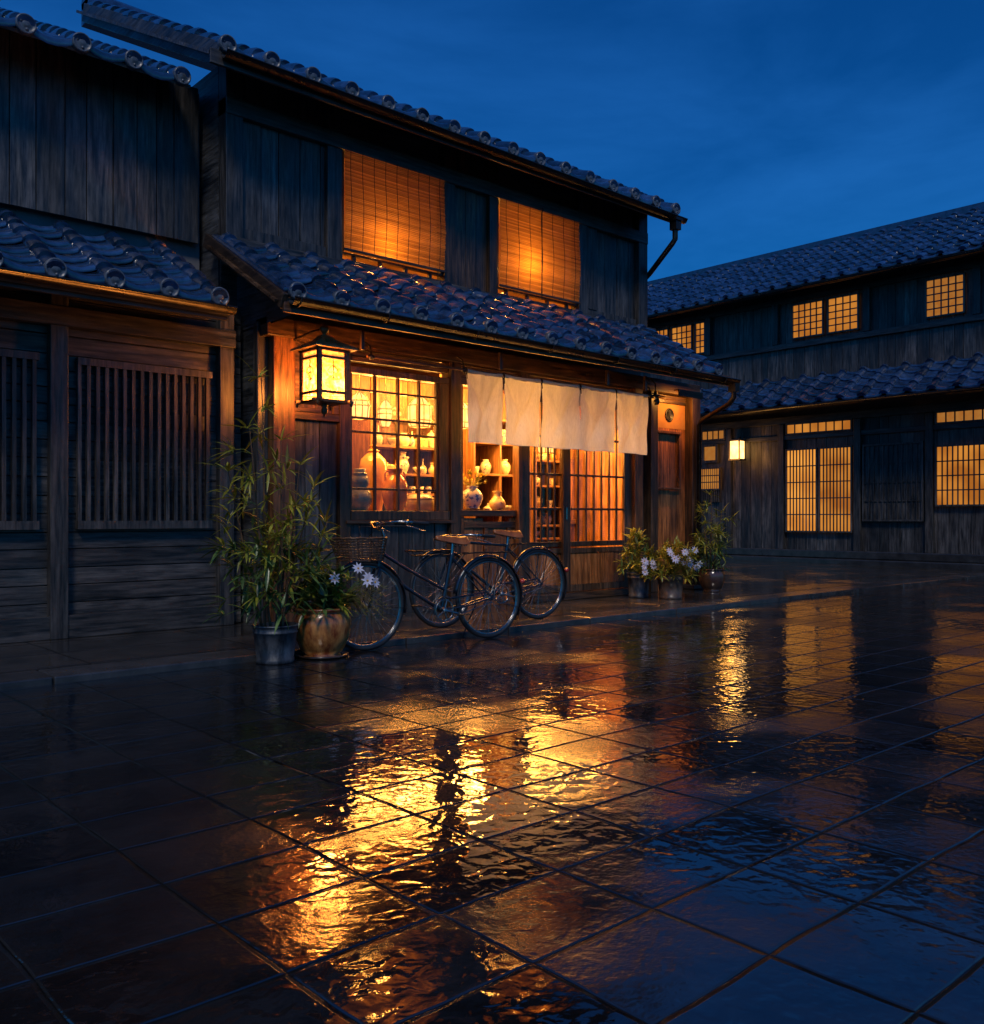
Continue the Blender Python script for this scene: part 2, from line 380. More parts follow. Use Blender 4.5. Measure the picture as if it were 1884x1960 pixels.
    L.new(math_('ADD', d, math_('MULTIPLY', math_('SUBTRACT', wob2.outputs['Fac'], .5), groove * 1.3)), mb_.inputs['Value'])
    h = math_('MULTIPLY', mb_.outputs['Result'], .011)
    h = math_('ADD', h, math_('MULTIPLY', math_('MULTIPLY', math_('SUBTRACT', wn_.outputs['Value'], .5), math_('SUBTRACT', fx, .5)), .006))
    h = math_('ADD', h, math_('MULTIPLY', rip.outputs['Fac'], .0027 * ripple))
    h = math_('ADD', h, math_('MULTIPLY', rip2.outputs['Fac'], .00022 * ripple))
    gr = N.new('ShaderNodeTexNoise'); gr.inputs['Scale'].default_value = 55; gr.inputs['Detail'].default_value = 6; L.new(tc.outputs['Object'], gr.inputs['Vector'])
    dry = N.new('ShaderNodeMapRange'); dry.inputs['From Min'].default_value = .45; dry.inputs['From Max'].default_value = .62; L.new(wet, dry.inputs['Value'])
    h = math_('ADD', h, math_('MULTIPLY', math_('MULTIPLY', st.outputs['Fac'], dry.outputs['Result']), .0016 * ripple))
    h = math_('ADD', h, math_('MULTIPLY', math_('MULTIPLY', gr.outputs['Fac'], dry.outputs['Result']), .0016))
    bp = N.new('ShaderNodeBump'); bp.inputs['Strength'].default_value = 1.0; bp.inputs['Distance'].default_value = 1.0
    L.new(h, bp.inputs['Height']); L.new(bp.outputs['Normal'], b.inputs['Normal'])
    L.new(b.outputs[0], out.inputs['Surface'])
    return m
M['street'] = paving('wet street slabs', 2.43, .45, 6.1 - .35 * 40, .35, groove=.0045, ripple=1.0)
M['pavement'] = paving('wet pavement slabs', 2.2, 1.25, 6.56, .64, groove=.006, ripple=.7, rough=.09, c0=(.016, .015, .014), c1=(.05, .045, .04))

g = MB(); g.add([(-150, -150, 0), (250, -150, 0), (250, 250, 0), (-150, 250, 0)], [(0, 1, 2, 3)])
tag(g.build('street', M['street']), kind='structure')
KY = 6.16                                         # kerb line
g = MB(); g.box(-30, 18.62, KY + .36, 40.0, -.2, .05)
tag(g.build('pavement', M['pavement']), kind='structure')
g = MB(); x = -30.0
while x < 18.62:
    w = random.uniform(1.1, 1.5); x1 = min(x + w, 18.62)
    g.box(x + .004, x1 - .004, KY, KY + .352, -.2, .05 + random.uniform(-.002, .003)); x = x1
tag(g.build('kerb', M['stone'], bevel=.012), kind='structure')

# ------------------------------------------------------------------ roof tiles
def tile_field(mb, O, A, U, L, S, sp=.434, rl=.235, r=.070, seed=1, lip=.05, npan=6):
    rnd = random.Random(seed)
    O, A, U = V(O), V(A).normalized(), V(U).normalized(); Nn = A.cross(U)
    if Nn.z < 0: Nn = -Nn
    P = lambda a, s, n: O + A * a + U * s + Nn * n
    nc = round(L / sp); rows = int(math.ceil(S / rl))
    for i in range(nc + 1):
        a0 = i * sp + rnd.uniform(-.008, .008)
        for k in range(rows):
            s0, s1 = k * rl, min((k + 1) * rl + .05, S + .02)
            j = rnd.uniform(-.006, .006); lift = rnd.uniform(.0, .010)
            vs = []; n = 8
            for (s, rr, up) in ((s0, r * 1.08, .030 + lift), (s0 + .05, r * 1.10, .032 + lift), (s1, r * .90, .006)):
                for q in range(n + 1):
                    th = PI * q / n
                    vs.append(P(a0 + j + rr * math.cos(th), s, up + rr * math.sin(th) * .95))
            fs = []
            for t in range(2):
                for q in range(n): fs.append((t * (n + 1) + q, t * (n + 1) + q + 1, (t + 1) * (n + 1) + q + 1, (t + 1) * (n + 1) + q))
            mb.add(vs, fs, True)
            mb.add(vs[:n + 1], [tuple(range(n + 1))])
        if i == nc: break
        for k in range(rows):
            s0, s1 = k * rl, min((k + 1) * rl + .05, S + .02)
            e0, e1 = i * sp + r * .55, (i + 1) * sp - r * .55
            j = rnd.uniform(-.006, .006); lift = rnd.uniform(.02, .036); vs = []; tilt = rnd.uniform(-.012, .012)
            lp = lip if k == 0 else .022
            for (s, up) in ((s0, lift - lp), (s0, lift), (s0 + .045, lift + .012), (s0 + .14, lift * .75), (s1, -.004)):
                for q in range(npan + 1):
                    t = q / npan; u = 2 * t - 1
                    vs.append(P(e0 + (e1 - e0) * t + j, s, up - .052 * (1 - u * u) + .03 + tilt * u))
            fs = []
            for t in range(4):
                for q in range(npan): fs.append((t * (npan + 1) + q, t * (npan + 1) + q + 1, (t + 1) * (npan + 1) + q + 1, (t + 1) * (npan + 1) + q))
            mb.add(vs, fs, True)

def cap_at(p, outdir, parent, r=.080):
    d = V(outdir).normalized(); up = V((0, 0, 1)); a = d.cross(up).normalized(); b = a.cross(d)
    m = MB()
    m.lathe([(r * .9, -.06), (r * 1.02, -.05), (r * 1.02, .0), (r * .96, .012), (r * .84, .013), (r * .80, .004), (r * .45, .004), (r * .30, .012), (r * .12, .014), (.0, .014)], p, 18, frame=(a, b, d))
    for q in range(3):                                                   # the three commas of the emblem, as small bosses
        th = q * 2 * PI / 3 + .4
        c = V(p) + a * math.cos(th) * r * .52 + b * math.sin(th) * r * .52 + d * .004
        m.lathe([(r * .17, 0), (r * .14, .006), (0, .009)], c, 8, frame=(a, b, d))
    return m.build('end_cap', M['tile_cap'], parent)

def planks(mb, x0, x1, z0, z1, y, w=.16, dep=.022, horiz=False, seed=0, gap=.008, axis='x'):
    rnd = random.Random(seed)
    def put(a0, a1, b0, b1, off):
        if axis == 'x': mb.box(a0, a1, y + off, y + dep + off, b0, b1)
        else: mb.box(y + off, y + dep + off, a0, a1, b0, b1)
    back = dep + .0083                                                    # backing sheet added behind to stop light leaks, so that the gaps stay dark
    if axis == 'x': mb.box(x0 + .001, x1 - .001, y + back, y + back + .005, z0 + .001, z1 - .001)
    else: mb.box(y + back, y + back + .005, x0 + .001, x1 - .001, z0 + .001, z1 - .001)
    if horiz:
        z = z0
        while z < z1 - .01:
            h = min(w * rnd.uniform(.9, 1.1), z1 - z); put(x0, x1, z + gap, z + h, rnd.uniform(-.006, .006)); z += h
    else:
        x = x0
        while x < x1 - .01:
            h = min(w * rnd.uniform(.75, 1.25), x1 - x)
            if x1 - (x + h) < .05: h = x1 - x
            put(x + gap / 2, x + h - gap / 2, z0, z1, rnd.uniform(-.006, .006)); x += h

# ------------------------------------------------------------------ the shop
W = 7.76            # front plane of the ground floor
UW = 8.2            # front plane of the upper floor
shop = thing('shop_house', (7.5, W, 0), 'two storey dark wooden pottery shop with tiled eaves and glowing windows', 'building')

# posts
def post(x0, x1, y0=W - .06, y1=W + .10, z0=.05, z1=2.80, mat='wood_v', name='post'):
    return MB().box(x0, x1, y0, y1, z0, z1).build(name, M[mat], shop, bevel=.008)
post(4.12, 4.231, W + .03, W + .119, .05, 2.86, 'dark_v')
post(4.232, 4.46, W - .07, W + .12, .05, 2.82, 'warm_v')
post(4.965, 5.09, W - .05)
post(6.36, 6.50, W - .07)
post(7.432, 7.575, W - .04)
post(9.44, 9.60, W - .09, mat='warm_v')
post(9.80, 9.945, W - .07)
post(10.68, 10.862, W - .10, W + .12, .12)
MB().box(10.62, 10.92, W - .17, W + .15, .05, .118).build('post_foot', M['stone'], shop, bevel=.015)

# left bay: framed board panel behind the lantern, upright planks below
b = MB(); planks(b, 4.462, 4.963, .05, 2.02, W + .01, .17, seed=3); b.build('plank_wall', M['dark_v'], shop, bevel=.003)
b = MB(); planks(b, 4.462, 4.963, 2.02, 2.80, W + .02, .26, seed=5); b.build('panel_board', M['wood_v'], shop, bevel=.003)
b = MB()
b.box(4.462, 4.963, W - .045, W + .018, 1.98, 2.05).box(4.462, 4.53, W - .035, W + .018, 2.052, 2.72).box(4.90, 4.963, W - .035, W + .018, 2.052, 2.72)
b.box(4.53, 4.90, W - .02, W + .018, 2.052, 2.10)
b.build('panel_frame', M['wood_h'], shop, bevel=.006)

# paned window
WX0, WX1, WZ0, WZ1 = 5.093, 6.357, 1.02, 2.55
win = MB()
win.box(WX0, WX1, W - .055, W + .06, WZ0, 1.115)                       # sill rail
win.box(WX0, WX1, W - .045, W + .06, 2.485, WZ1)
win.box(6.225, WX1, W - .04, W + .06, 1.117, 2.483)
win.box(WX0, 5.118, W - .03, W + .06, 1.117, 2.483)
fr = win.build('window_frame', M['wood_v'], shop, bevel=.005)
mu = MB()
for x in (5.405, 5.695, 5.965): mu.box(x - .013, x + .013, W - .020, W + .016, 1.117, 2.483)
for z in (1.335, 1.905, 2.045, 2.325): mu.box(5.120, 6.223, W - .0175, W + .0135, z - .011, z + .011)
mu.box(6.19, 6.223, W - .022, W + .02, 1.117, 2.483)
mu.build('muntin', M['wood_v'], fr, bevel=.003)
MB().box(5.12, 6.19, W + .020, W + .024, 1.117, 2.483).build('pane', M['glass'], fr)
b = MB(); planks(b, 5.093, 6.357, .05, 1.018, W + .0, .165, seed=8); b.build('plank_wall', M['dark_v'], shop, bevel=.003)
MB().box(5.03, 6.42, W - .075, W + .0, .985, 1.018).build('window_sill', M['wood_h'], shop, bevel=.005)

# open bay with display counter
b = MB(); b.box(6.502, 7.43, W - .02, W + .42, 1.06, 1.13)
b.build('display_sill', M['warm_h'], shop, bevel=.006)
b = MB(); b.box(6.502, 6.60, W + .0, W + .03, .05, 1.058)
planks(b, 6.602, 6.90, .05, 1.04, W + .015, .15, seed=9); planks(b, 6.94, 7.25, .05, .99, W + .015, .31, seed=10); planks(b, 7.29, 7.43, .05, 1.04, W + .015, .14, seed=11)
b.build('counter_panel', M['glow_panel_v'], shop, bevel=.004)
b = MB(); b.box(6.602, 7.43, W - .003, W + .013, .93, 1.0).box(6.90, 6.94, W - .003, W + .014, .05, .928).box(7.25, 7.29, W - .003, W + .014, .05, .928)
b.build('counter_frame', M['warm_h'], shop, bevel=.004)
MB().box(7.378, 7.430, W - .06, W + .05, .05, 2.5).build('door_jamb', M['warm_v'], shop, bevel=.004)
MB().box(6.503, 6.56, W - .03, W + .3, 1.132, 2.5).build('door_jamb', M['inner_v'], shop, bevel=.004)

# sliding lattice doors
def door(x0, x1, y, st0, st1, bars, kick, label=None):
    d = MB()
    d.box(x0, x0 + st0, y, y + .04, .14, 2.5).box(x1 - st1, x1, y, y + .04, .14, 2.5)
    d.box(x0 + st0, x1 - st1, y + .001, y + .039, .14, .225).box(x0 + st0, x1 - st1, y + .001, y + .039, 2.42, 2.5)
    d.box(x0 + st0, x1 - st1, y + .001, y + .039, .61, .675).box(x0 + st0, x1 - st1, y + .002, y + .038, .69, .755)
    f = d.build('sliding_door', M['wood_v'], shop, bevel=.005)
    a0, a1 = x0 + st0, x1 - st1
    l = MB()
    for i in range(1, bars):
        x = a0 + (a1 - a0) * i / bars; l.box(x - .011, x + .011, y + .004, y + .026, .757, 2.418)
    for z in (1.15, 1.565, 2.02): l.box(a0 + .001, a1 - .001, y + .006, y + .030, z - .013, z + .013)
    l.build('lattice', M['wood_v'], f, bevel=.002)
    MB().box(a0, a1, y + .032, y + .035, .757, 2.418).build('pane', M['glass'], f)
    k = MB(); planks(k, a0, a1, .226, .609, y + .014, (a1 - a0) / kick, dep=.014, seed=int(x0 * 10)); k.build('kick_panel', M['glow_panel_v'], f, bevel=.003)
    return f
d1 = door(7.577, 8.265, W + .02, .03, .09, 5, 2)
d2 = door(8.15, 9.438, W - .035, .125, .15, 7, 4)
MB().box(8.185, 8.21, W - .047, W - .036, 1.02, 1.17).build('door_pull', M['chrome'], d2, bevel=.004)
MB().box(7.577, 9.438, W - .12, W + .12, .05, .137).build('threshold', M['wood_h'], shop, bevel=.01)
MB().box(6.502, 9.438, W - .03, W + .07, 2.502, 2.60).build('door_lintel', M['wood_h'], shop, bevel=.006)

# right bay: lit ochre panel with a round crest, recessed board panel
b = MB(); planks(b, 9.947, 10.678, .05, 2.265, W + .03, .20, seed=21); b.build('plank_wall', M['glow_panel_v'], shop, bevel=.004)
MB().box(9.947, 10.678, W + .03, W + .06, 2.268, 2.70).build('plaster_panel', M['plaster'], shop)
b = MB(); b.box(9.99, 10.52, W - .03, W + .022, 2.19, 2.225).box(9.99, 10.52, W - .025, W + .022, 1.43, 1.455).box(9.99, 10.02, W - .015, W + .021, 1.457, 2.188).box(10.49, 10.52, W - .015, W + .021, 1.457, 2.188)
b.build('panel_frame', M['warm_v'], shop, bevel=.005)
cr = MB(); fy = ((1, 0, 0), (0, 0, 1), (0, -1, 0))
cr.lathe([(.088, 0), (.092, .012), (.084, .020), (.074, .020), (.072, .006), (.0, .006)], (10.31, W + .029, 2.455), 28, frame=fy)
cr.box(10.300, 10.322, W + .012, W + .022, 2.40, 2.51).box(10.27, 10.30, W + .013, W + .022, 2.395, 2.412).box(10.322, 10.35, W + .013, W + .022, 2.395, 2.412)
cr.tube([(10.31 + .03 * math.cos(t), W + .018, 2.49 + .026 * math.sin(t)) for t in [PI * k / 6 for k in range(7)]], .006, 6)
cr.build('round_crest', M['dark_v'], shop)
b = MB(); planks(b, 9.602, 9.798, .05, 2.8, W + .05, .1, seed=22); b.build('plank_wall', M['dark_v'], shop, bevel=.003)

# head boards, soffit, pegs
b = MB(); b.box(4.15, 10.86, W - .10, W + .12, 2.725, 2.90); b.build('wall_beam', M['wood_h'], shop, bevel=.01)
b = MB(); planks(b, 4.465, 10.678, 2.602, 2.722, W + .01, .06, horiz=True, seed=31); b.build('head_board', M['wood_h'], shop, bevel=.003)
EA, EZ = 6.86, 2.83            # eave line
SL = math.atan2(3.62 - 2.86, UW - 6.86)
ud = V((0, math.cos(SL), math.sin(SL)))
b = MB(); n = 0
yy = EA + .02
while yy < UW - .05:
    b.obox((7.1, yy + .08, EZ + (yy + .08 - EA) * math.tan(SL) - .0), (3.30, 0, 0), ud * .082, ud.cross(V((1, 0, 0))) * -.011); yy += .165 * math.cos(SL)
b.build('soffit', M['wood_h'], shop)
b = MB()
for i in range(14):
    x = 4.05 + i * .47
    b.beam((x, EA + .04, EZ - .035), (x, W + .1, EZ - .035 + (W + .06 - EA) * math.tan(SL)), .05, .055)
b.build('rafter', M['wood_y'], shop)
MB().box(3.86, 10.36, EA - .02, EA + .012, EZ - .075, EZ + .05).build('fascia', M['warm_h'], shop, bevel=.005)
for x in (4.82, 6.55, 8.25, 8.95):
    MB().box(x - .018, x + .018, EA + .24, EA + .275, EZ - .24, EZ - .06).build('hanger_peg', M['wood_v'], shop, bevel=.005)
# barge board on the left verge
MB().beam((3.86, EA - .02, EZ + .01), (3.86, UW + .1, EZ + .01 + (UW + .12 - EA) * math.tan(SL)), .05, .13).build('barge_board', M['wood_y'], shop, bevel=.006)

# pent roof
roof_L = 6.08
t = MB(); tile_field(t, (3.98, EA - .03, EZ + .065), (1, 0, 0), ud, roof_L, 1.52, seed=4)
pent = t.build('pent_roof', M['tile'], shop)
for i in range(15):
    cap_at(V((3.98 + i * .434 + random.uniform(-.01, .01), EA - .045, EZ + .105)), (random.uniform(-.06, .06), -1, -.05), pent)
v = MB(); v.beam((3.91, EA - .02, EZ + .10), (3.91, UW, EZ + .10 + (UW - EA) * math.tan(SL)), .10, .05); v.build('verge_tile', M['tile'], pent, bevel=.02)

def gutter(x0, x1, y, z0, z1, r=.055, parent=shop, axis='x'):
    m = MB(); n = 10; vs = []
    for (x, z) in ((x0, z0), (x1, z1)):
        for rr in (r, r * .88):
            for k in range(n + 1):
                th = PI + PI * k / n
                a, bq = rr * math.cos(th), rr * math.sin(th)
                vs.append((x, y + a, z + bq) if axis == 'x' else (y + a, x, z + bq))
    q = n + 1; fs = []
    for base in (0, q):
        for k in range(n): fs.append((base + k, base + k + 1, 2 * q + base + k + 1, 2 * q + base + k))
    for e in (0, 2 * q):
        for k in range(n): fs.append((e + k, e + k + 1, e + q + k + 1, e + q + k))
    for k in (0, n): fs.append((k, q + k, 3 * q + k, 2 * q + k))
    m.add(vs, fs, True)
    # rolled lips
    for k in (-1, 1):
        a = (x0, y + k * r, z0); c = (x1, y + k * r, z1)
        if axis != 'x': a, c = (y + k * r, x0, z0), (y + k * r, x1, z1)
        m.tube([a, c], .009, 6)
    return m.build('gutter', M['metal'], parent)
gt = gutter(3.90, 10.42, EA - .075, EZ + .035, EZ - .005)
for x in (3.96, 4.85, 5.9, 6.95, 8.0, 9.05, 10.1):
    c = MB(); zz = EZ + .033 - (x - 3.9) * .006
    c.tube([(x, EA - .075 + .062 * math.cos(th), zz + .062 * math.sin(th)) for th in [PI * .95 + PI * 1.15 * k / 8 for k in range(9)]] + [(x, EA + .0, zz + .02)], .008, 6)
    c.build('gutter_bracket', M['metal'], gt)
dp = MB()
dp.box(10.30, 10.40, EA - .13, EA - .02, EZ - .16, EZ - .05)
dp.tube([(10.35, EA - .075, EZ - .15), (10.35, EA - .075, EZ - .22), (10.40, EA + .02, EZ - .29), (10.72, W - .22, EZ - .44), (10.76, W - .15, EZ - .50), (10.76, W - .15, .12)], .034, 10)
dp.build('downpipe', M['metal'], shop)

# upper storey
b = MB(); b.box(3.98, 10.43, UW - .10, UW + .10, 3.555, 3.70); b.build('sill_beam', M['dark_h'], shop, bevel=.01)
b = MB(); b.box(4.0, 10.32, UW - .03, UW + .06, 3.45, 3.553); b.build('flashing_board', M['dark_h'], shop, bevel=.006)
UZ0, UZ1 = 3.702, 5.36
def up(x0, x1, y0, mat='wood_v'): return MB().box(x0, x1, y0, UW + .1, UZ0, UZ1).build('post', M[mat], shop, bevel=.008)
up(5.10, 5.28, UW - .05, 'dark_v'); up(6.64, 6.80, UW - .05); up(7.33, 7.465, UW - .05); up(8.89, 9.07, UW - .05, 'dark_v'); up(10.10, 10.29, UW - .06, 'dark_v'); up(3.98, 4.16, UW - .06, 'dark_v')
b = MB(); planks(b, 4.16, 5.098, UZ0 + .12, UZ1, UW + .0, .23, seed=41); b.box(4.16, 5.098, UW - .025, UW + .02, UZ0, UZ0 + .118); b.build('plank_wall', M['dark_v'], shop, bevel=.004)
b = MB(); planks(b, 6.802, 7.328, UZ0, UZ1, UW + .0, .18, seed=42); b.build('plank_wall', M['wood_v'], shop, bevel=.004)
b = MB(); planks(b, 9.072, 10.098, UZ0 + .09, UZ1, UW + .01, .24, seed=43); b.box(9.072, 10.098, UW - .02, UW + .03, UZ0, UZ0 + .088); b.box(9.072, 9.26, UW - .03, UW + .008, UZ0 + .09, UZ1); b.build('plank_wall', M['dark_v'], shop, bevel=.004)
b = MB(); b.box(3.98, 10.29, UW - .07, UW + .12, 4.86, 5.02); b.build('window_head', M['dark_h'], shop, bevel=.008)
for (x0, x1) in ((5.282, 6.638), (7.467, 8.888)):
    f = MB()
    f.box(x0, x1, UW - .03, UW + .05, UZ0, UZ0 + .035); f.box(x0, x1, UW - .02, UW + .04, UZ0 + .09, UZ0 + .115)
    for k in range(4):
        x = x0 + (x1 - x0) * (k + .5) / 4; f.box(x - .02, x + .02, UW - .01, UW + .03, UZ0 + .037, UZ0 + .088)
    f.box(x0, x0 + .035, UW - .02, UW + .05, UZ0 + .117, 4.858).box(x1 - .035, x1, UW - .02, UW + .05, UZ0 + .117, 4.858)
    MB().box(x0, x1, UW - .0, UW + .08, 5.022, UZ1).build('head_board', M['dark_h'], shop)
    wf = f.build('window_frame', M['wood_v'], shop, bevel=.004)
    MB().box(x0 + .036, x1 - .036, UW + .045, UW + .049, UZ0 + .117, 4.858).build('pane', M['glass'], wf)
    r = MB()                                                       # the room behind, five faces turned inwards
    X0, X1, Y0, Y1, Z0, Z1 = x0 - .2, x1 + .2, UW + .11, UW + 1.3, UZ0 - .02, 5.1
    r.add([(X0, Y0, Z0), (X1, Y0, Z0), (X1, Y1, Z0), (X0, Y1, Z0), (X0, Y0, Z1), (X1, Y0, Z1), (X1, Y1, Z1), (X0, Y1, Z1)],
          [(0, 1, 2, 3), (4, 7, 6, 5), (3, 2, 6, 7), (0, 3, 7, 4), (1, 5, 6, 2)])
    r.build('room_lining', M['room_wall'], shop)

# main roof above
MZ = 5.12; ME = 7.66
MS = math.radians(27); mud = V((0, math.cos(MS), math.sin(MS)))
t = MB(); tile_field(t, (3.75, ME - .02, MZ + .07), (1, 0, 0), mud, 6.51, 3.9, rl=.3, seed=9, npan=5)
mroof = t.build('main_roof', M['tile'], shop)
for i in range(16): cap_at(V((3.75 + i * .434, ME - .035, MZ + .11)), (0, -1, -.05), mroof)
MB().box(3.6, 10.42, ME, ME + .03, MZ - .08, MZ + .05).build('fascia', M['dark_h'], shop, bevel=.005)
b = MB(); b.obox((7.0, ME + 1.75, MZ + 1.75 * math.tan(MS)), (3.4, 0, 0), mud * 1.95, mud.cross(V((1, 0, 0))) * -.015); b.build('soffit', M['dark_h'], shop)
b = MB()
for i in range(15): b.beam((3.8 + i * .465, ME + .04, MZ - .03), (3.8 + i * .465, UW + .1, MZ - .03 + (UW + .06 - ME) * math.tan(MS)), .05, .06)
b.build('rafter', M['wood_y'], shop)
MB().beam((3.70, ME + .01, MZ + .02), (3.70, ME + 3.5, MZ + .02 + 3.49 * math.tan(MS)), .05, .20).build('barge_board', M['dark_y'], shop, bevel=.006)
b = MB(); b.tube([(3.7, ME + 3.5, MZ + .16 + 3.5 * math.tan(MS)), (10.35, ME + 3.5, MZ + .16 + 3.5 * math.tan(MS))], .12, 10); b.box(3.7, 10.35, ME + 3.38, ME + 3.62, MZ - .1 + 3.5 * math.tan(MS), MZ + .16 + 3.5 * math.tan(MS)); b.build('ridge', M['tile'], mroof)
g2 = gutter(3.7, 10.40, ME - .06, MZ + .02, MZ - .02)
dp = MB(); dp.box(10.14, 10.25, ME - .12, ME - .01, MZ - .20, MZ - .05).box(10.12, 10.27, ME - .14, ME + .01, MZ - .08, MZ - .045)
dp.tube([(10.195, ME - .06, MZ - .19), (10.195, ME - .06, MZ - .32), (10.19, ME - .02, MZ - .37), (10.33, UW - .06, MZ - .66), (10.34, UW + .03, MZ - .72), (10.34, UW + .03, 3.75)], .038, 10)
dp.build('downpipe', M['metal'], shop)
# side and back walls so that the shop is a closed house
for (x0, x1, y0, z0, z1) in ((10.80, 10.86, W + .122, .05, 2.9), (10.25, 10.29, UW + .102, 2.9, 5.36), (4.16, 4.22, W + .122, .05, 2.9), (3.98, 4.02, UW + .102, 2.7, 5.36)):
    MB().box(x0, x1, y0, 13.5, z0, z1).build('side_wall', M['dark_y'], shop)
b = MB(); b.add([(4.19, EA + .1, EZ), (4.19, UW + .1, EZ), (4.19, UW + .1, 3.6), (4.19, EA + .1, EZ + .05), (4.15, EA + .1, EZ), (4.15, UW + .1, EZ), (4.15, UW + .1, 3.6), (4.15, EA + .1, EZ + .05)], [(0, 1, 2, 3), (7, 6, 5, 4), (0, 3, 7, 4), (3, 2, 6, 7)]); b.build('gable_board', M['dark_y'], shop)
MB().box(3.99, 10.28, UW + .06, UW + .09, 2.73, 3.56).build('roof_space_wall', M['dark_h'], shop)

# interior of the shop
RB = 9.05
b = MB(); planks(b, 4.24, 10.78, .1, 2.72, RB, .21, seed=51); b.build('back_wall', M['inner_v'], shop, bevel=.003)
MB().box(4.24, 10.78, W + .13, RB, .02, .08).build('shop_floor', M['inner_h'], shop)
b = MB(); planks(b, 4.24, 10.78, 0, 0.01, 0, 9, seed=1)
b = MB(); yy = W + .13
while yy < RB: b.box(4.24, 10.78, yy, yy + .15, 2.70, 2.725); yy += .156
b.build('shop_ceiling', M['inner_h'], shop)
b = MB(); planks(b, W + .13, RB, .1, 2.7, 4.24, .2, axis='y', seed=2); planks(b, W + .13, RB, .1, 2.7, 9.75, .2, axis='y', seed=2); b.build('partition', M['inner_v'], shop, bevel=.003)
b = MB(); planks(b, 9.12, 9.745, .1, .948, RB - .04, .16, dep=.012, seed=77); b.build('wainscot', M['warm_v'], shop, bevel=.003)
MB().box(9.11, 9.745, RB - .06, RB - .004, .95, 1.02).build('wall_rail', M['inner_h'], shop, bevel=.004)

# ------------------------------------------------------------------ shelving and pots
def shelf_unit(x0, x1, zs, label, y0=8.66, z1=2.3, z0=.1, uprights=()):
    t = thing('shelf_unit', (x0, y0, z0), label, 'shelf')
    for z in zs: MB().box(x0 + .031, x1 - .031, y0 + .004, RB - .012, z - .028, z).build('shelf_board', M['inner_h'], t, bevel=.003)
    for x in (x0, x1 - .03) + tuple(uprights): MB().box(x, x + .03, y0, RB - .008, z0, z1).build('side_panel', M['inner_v'], t, bevel=.003)
    return t
shelf_unit(5.98, 7.05, (.5, 1.1, 1.332, 1.56, 1.88, 2.2), 'tall wooden shelf of white crockery behind the paned window')
shelf_unit(7.52, 8.40, (.5, 1.1, 1.60, 2.0, 2.3), 'wooden display shelf behind the curtain facing the open counter', uprights=(7.96,))
shelf_unit(8.43, 9.10, (.45, .78, .95, 1.18, 1.47, 1.80), 'narrow shelf of pots seen through the left lattice door', y0=8.5)
MB_c = thing('display_counter', (5.6, 8.0, .1), 'long low wooden counter carrying jars behind the paned window', 'counter')
MB().box(5.0, 6.45, 7.92, 8.62, 1.075, 1.115).build('counter_top', M['inner_h'], MB_c, bevel=.004)
b = MB(); planks(b, 5.0, 6.45, .1, 1.073, 7.94, .2, seed=4); b.build('counter_front', M['inner_v'], MB_c)

PRO = {
 'gourd':  [(.55, 0), (.62, .01), (.98, .20), (1.0, .30), (.90, .45), (.62, .53), (.60, .56), (.72, .64), (.74, .72), (.66, .80), (.56, .85), (.62, .885), (.62, .895), (.50, .90), (.46, .93), (.50, .99), (.46, 1.0), (.0, 1.0)],
 'tall':   [(.55, 0), (.58, .01), (.80, .25), (.98, .52), (1.0, .66), (.88, .78), (.50, .86), (.36, .88), (.42, .90), (.46, .905), (.34, .93), (.12, .95), (.10, .97), (.28, .985), (.26, 1.0), (.0, 1.0)],
 'jar':    [(.58, 0), (.62, .01), (.90, .25), (1.0, .48), (.92, .66), (.66, .80), (.50, .85), (.48, .91), (.60, .985), (.62, 1.0), (.54, 1.0), (.42, .92), (.0, .90)],
 'drum':   [(.92, 0), (1.0, .03), (1.0, .60), (.97, .64), (1.0, .66), (.98, .72), (.70, .93), (.20, .985), (.12, 1.0), (.0, 1.0)],
 'baluster': [(.62, 0), (.58, .03), (.72, .12), (.98, .30), (1.0, .40), (.80, .55), (.72, .60), (.90, .69), (1.0, .72), (.98, .74), (.55, .76), (.50, .80), (.52, .90), (.66, .94), (.60, .965), (.3, 1.0), (.0, 1.0)],
 'box':    [(.92, 0), (1.0, .05), (1.0, .62), (1.04, .66), (1.02, .74), (.5, .82), (.12, .84), (.10, .90), (.16, .97), (.0, 1.0)],
 'bowl':   [(.45, 0), (.42, .10), (.70, .30), (.95, .70), (1.0, 1.0), (.96, 1.0), (.88, .70), (.6, .34), (.0, .25)],
 'cup':    [(.62, 0), (.66, .05), (.80, .40), (1.0, 1.0), (.94, 1.0), (.75, .4), (.0, .15)],
 'bottle': [(.60, 0), (.66, .01), (.95, .18), (1.0, .32), (.80, .48), (.34, .60), (.20, .70), (.18, .92), (.28, 1.0), (.2, 1.0), (.0, .95)],
 'globe':  [(.60, 0), (.58, .04), (.80, .14), (1.0, .44), (.96, .60), (.75, .78), (.52, .86), (.50, .93), (.58, 1.0), (.52, 1.0), (.44, .93), (.0, .88)],
 'flask':  [(.55, 0), (.60, .01), (.94, .20), (1.0, .36), (.86, .52), (.52, .68), (.42, .78), (.44, .90), (.60, .98), (.60, 1.0), (.52, 1.0), (.36, .85), (.0, .8)],
 'tureen': [(.6, 0), (.66, .03), (.98, .26), (1.0, .40), (.96, .44), (1.02, .47), (.98, .54), (.55, .70), (.34, .74), (.36, .80), (.34, .94), (.28, 1.0), (.0, 1.0)],
 'teapot': [(.55, 0), (.62, .03), (.98, .35), (1.0, .5), (.80, .75), (.45, .85), (.42, .88), (.14, .93), (.16, .99), (.0, 1.0)],
 'saucer': [(.5, 0), (.5, .2), (1.0, .9), (1.0, 1.0), (.55, .45), (.0, .4)],
}
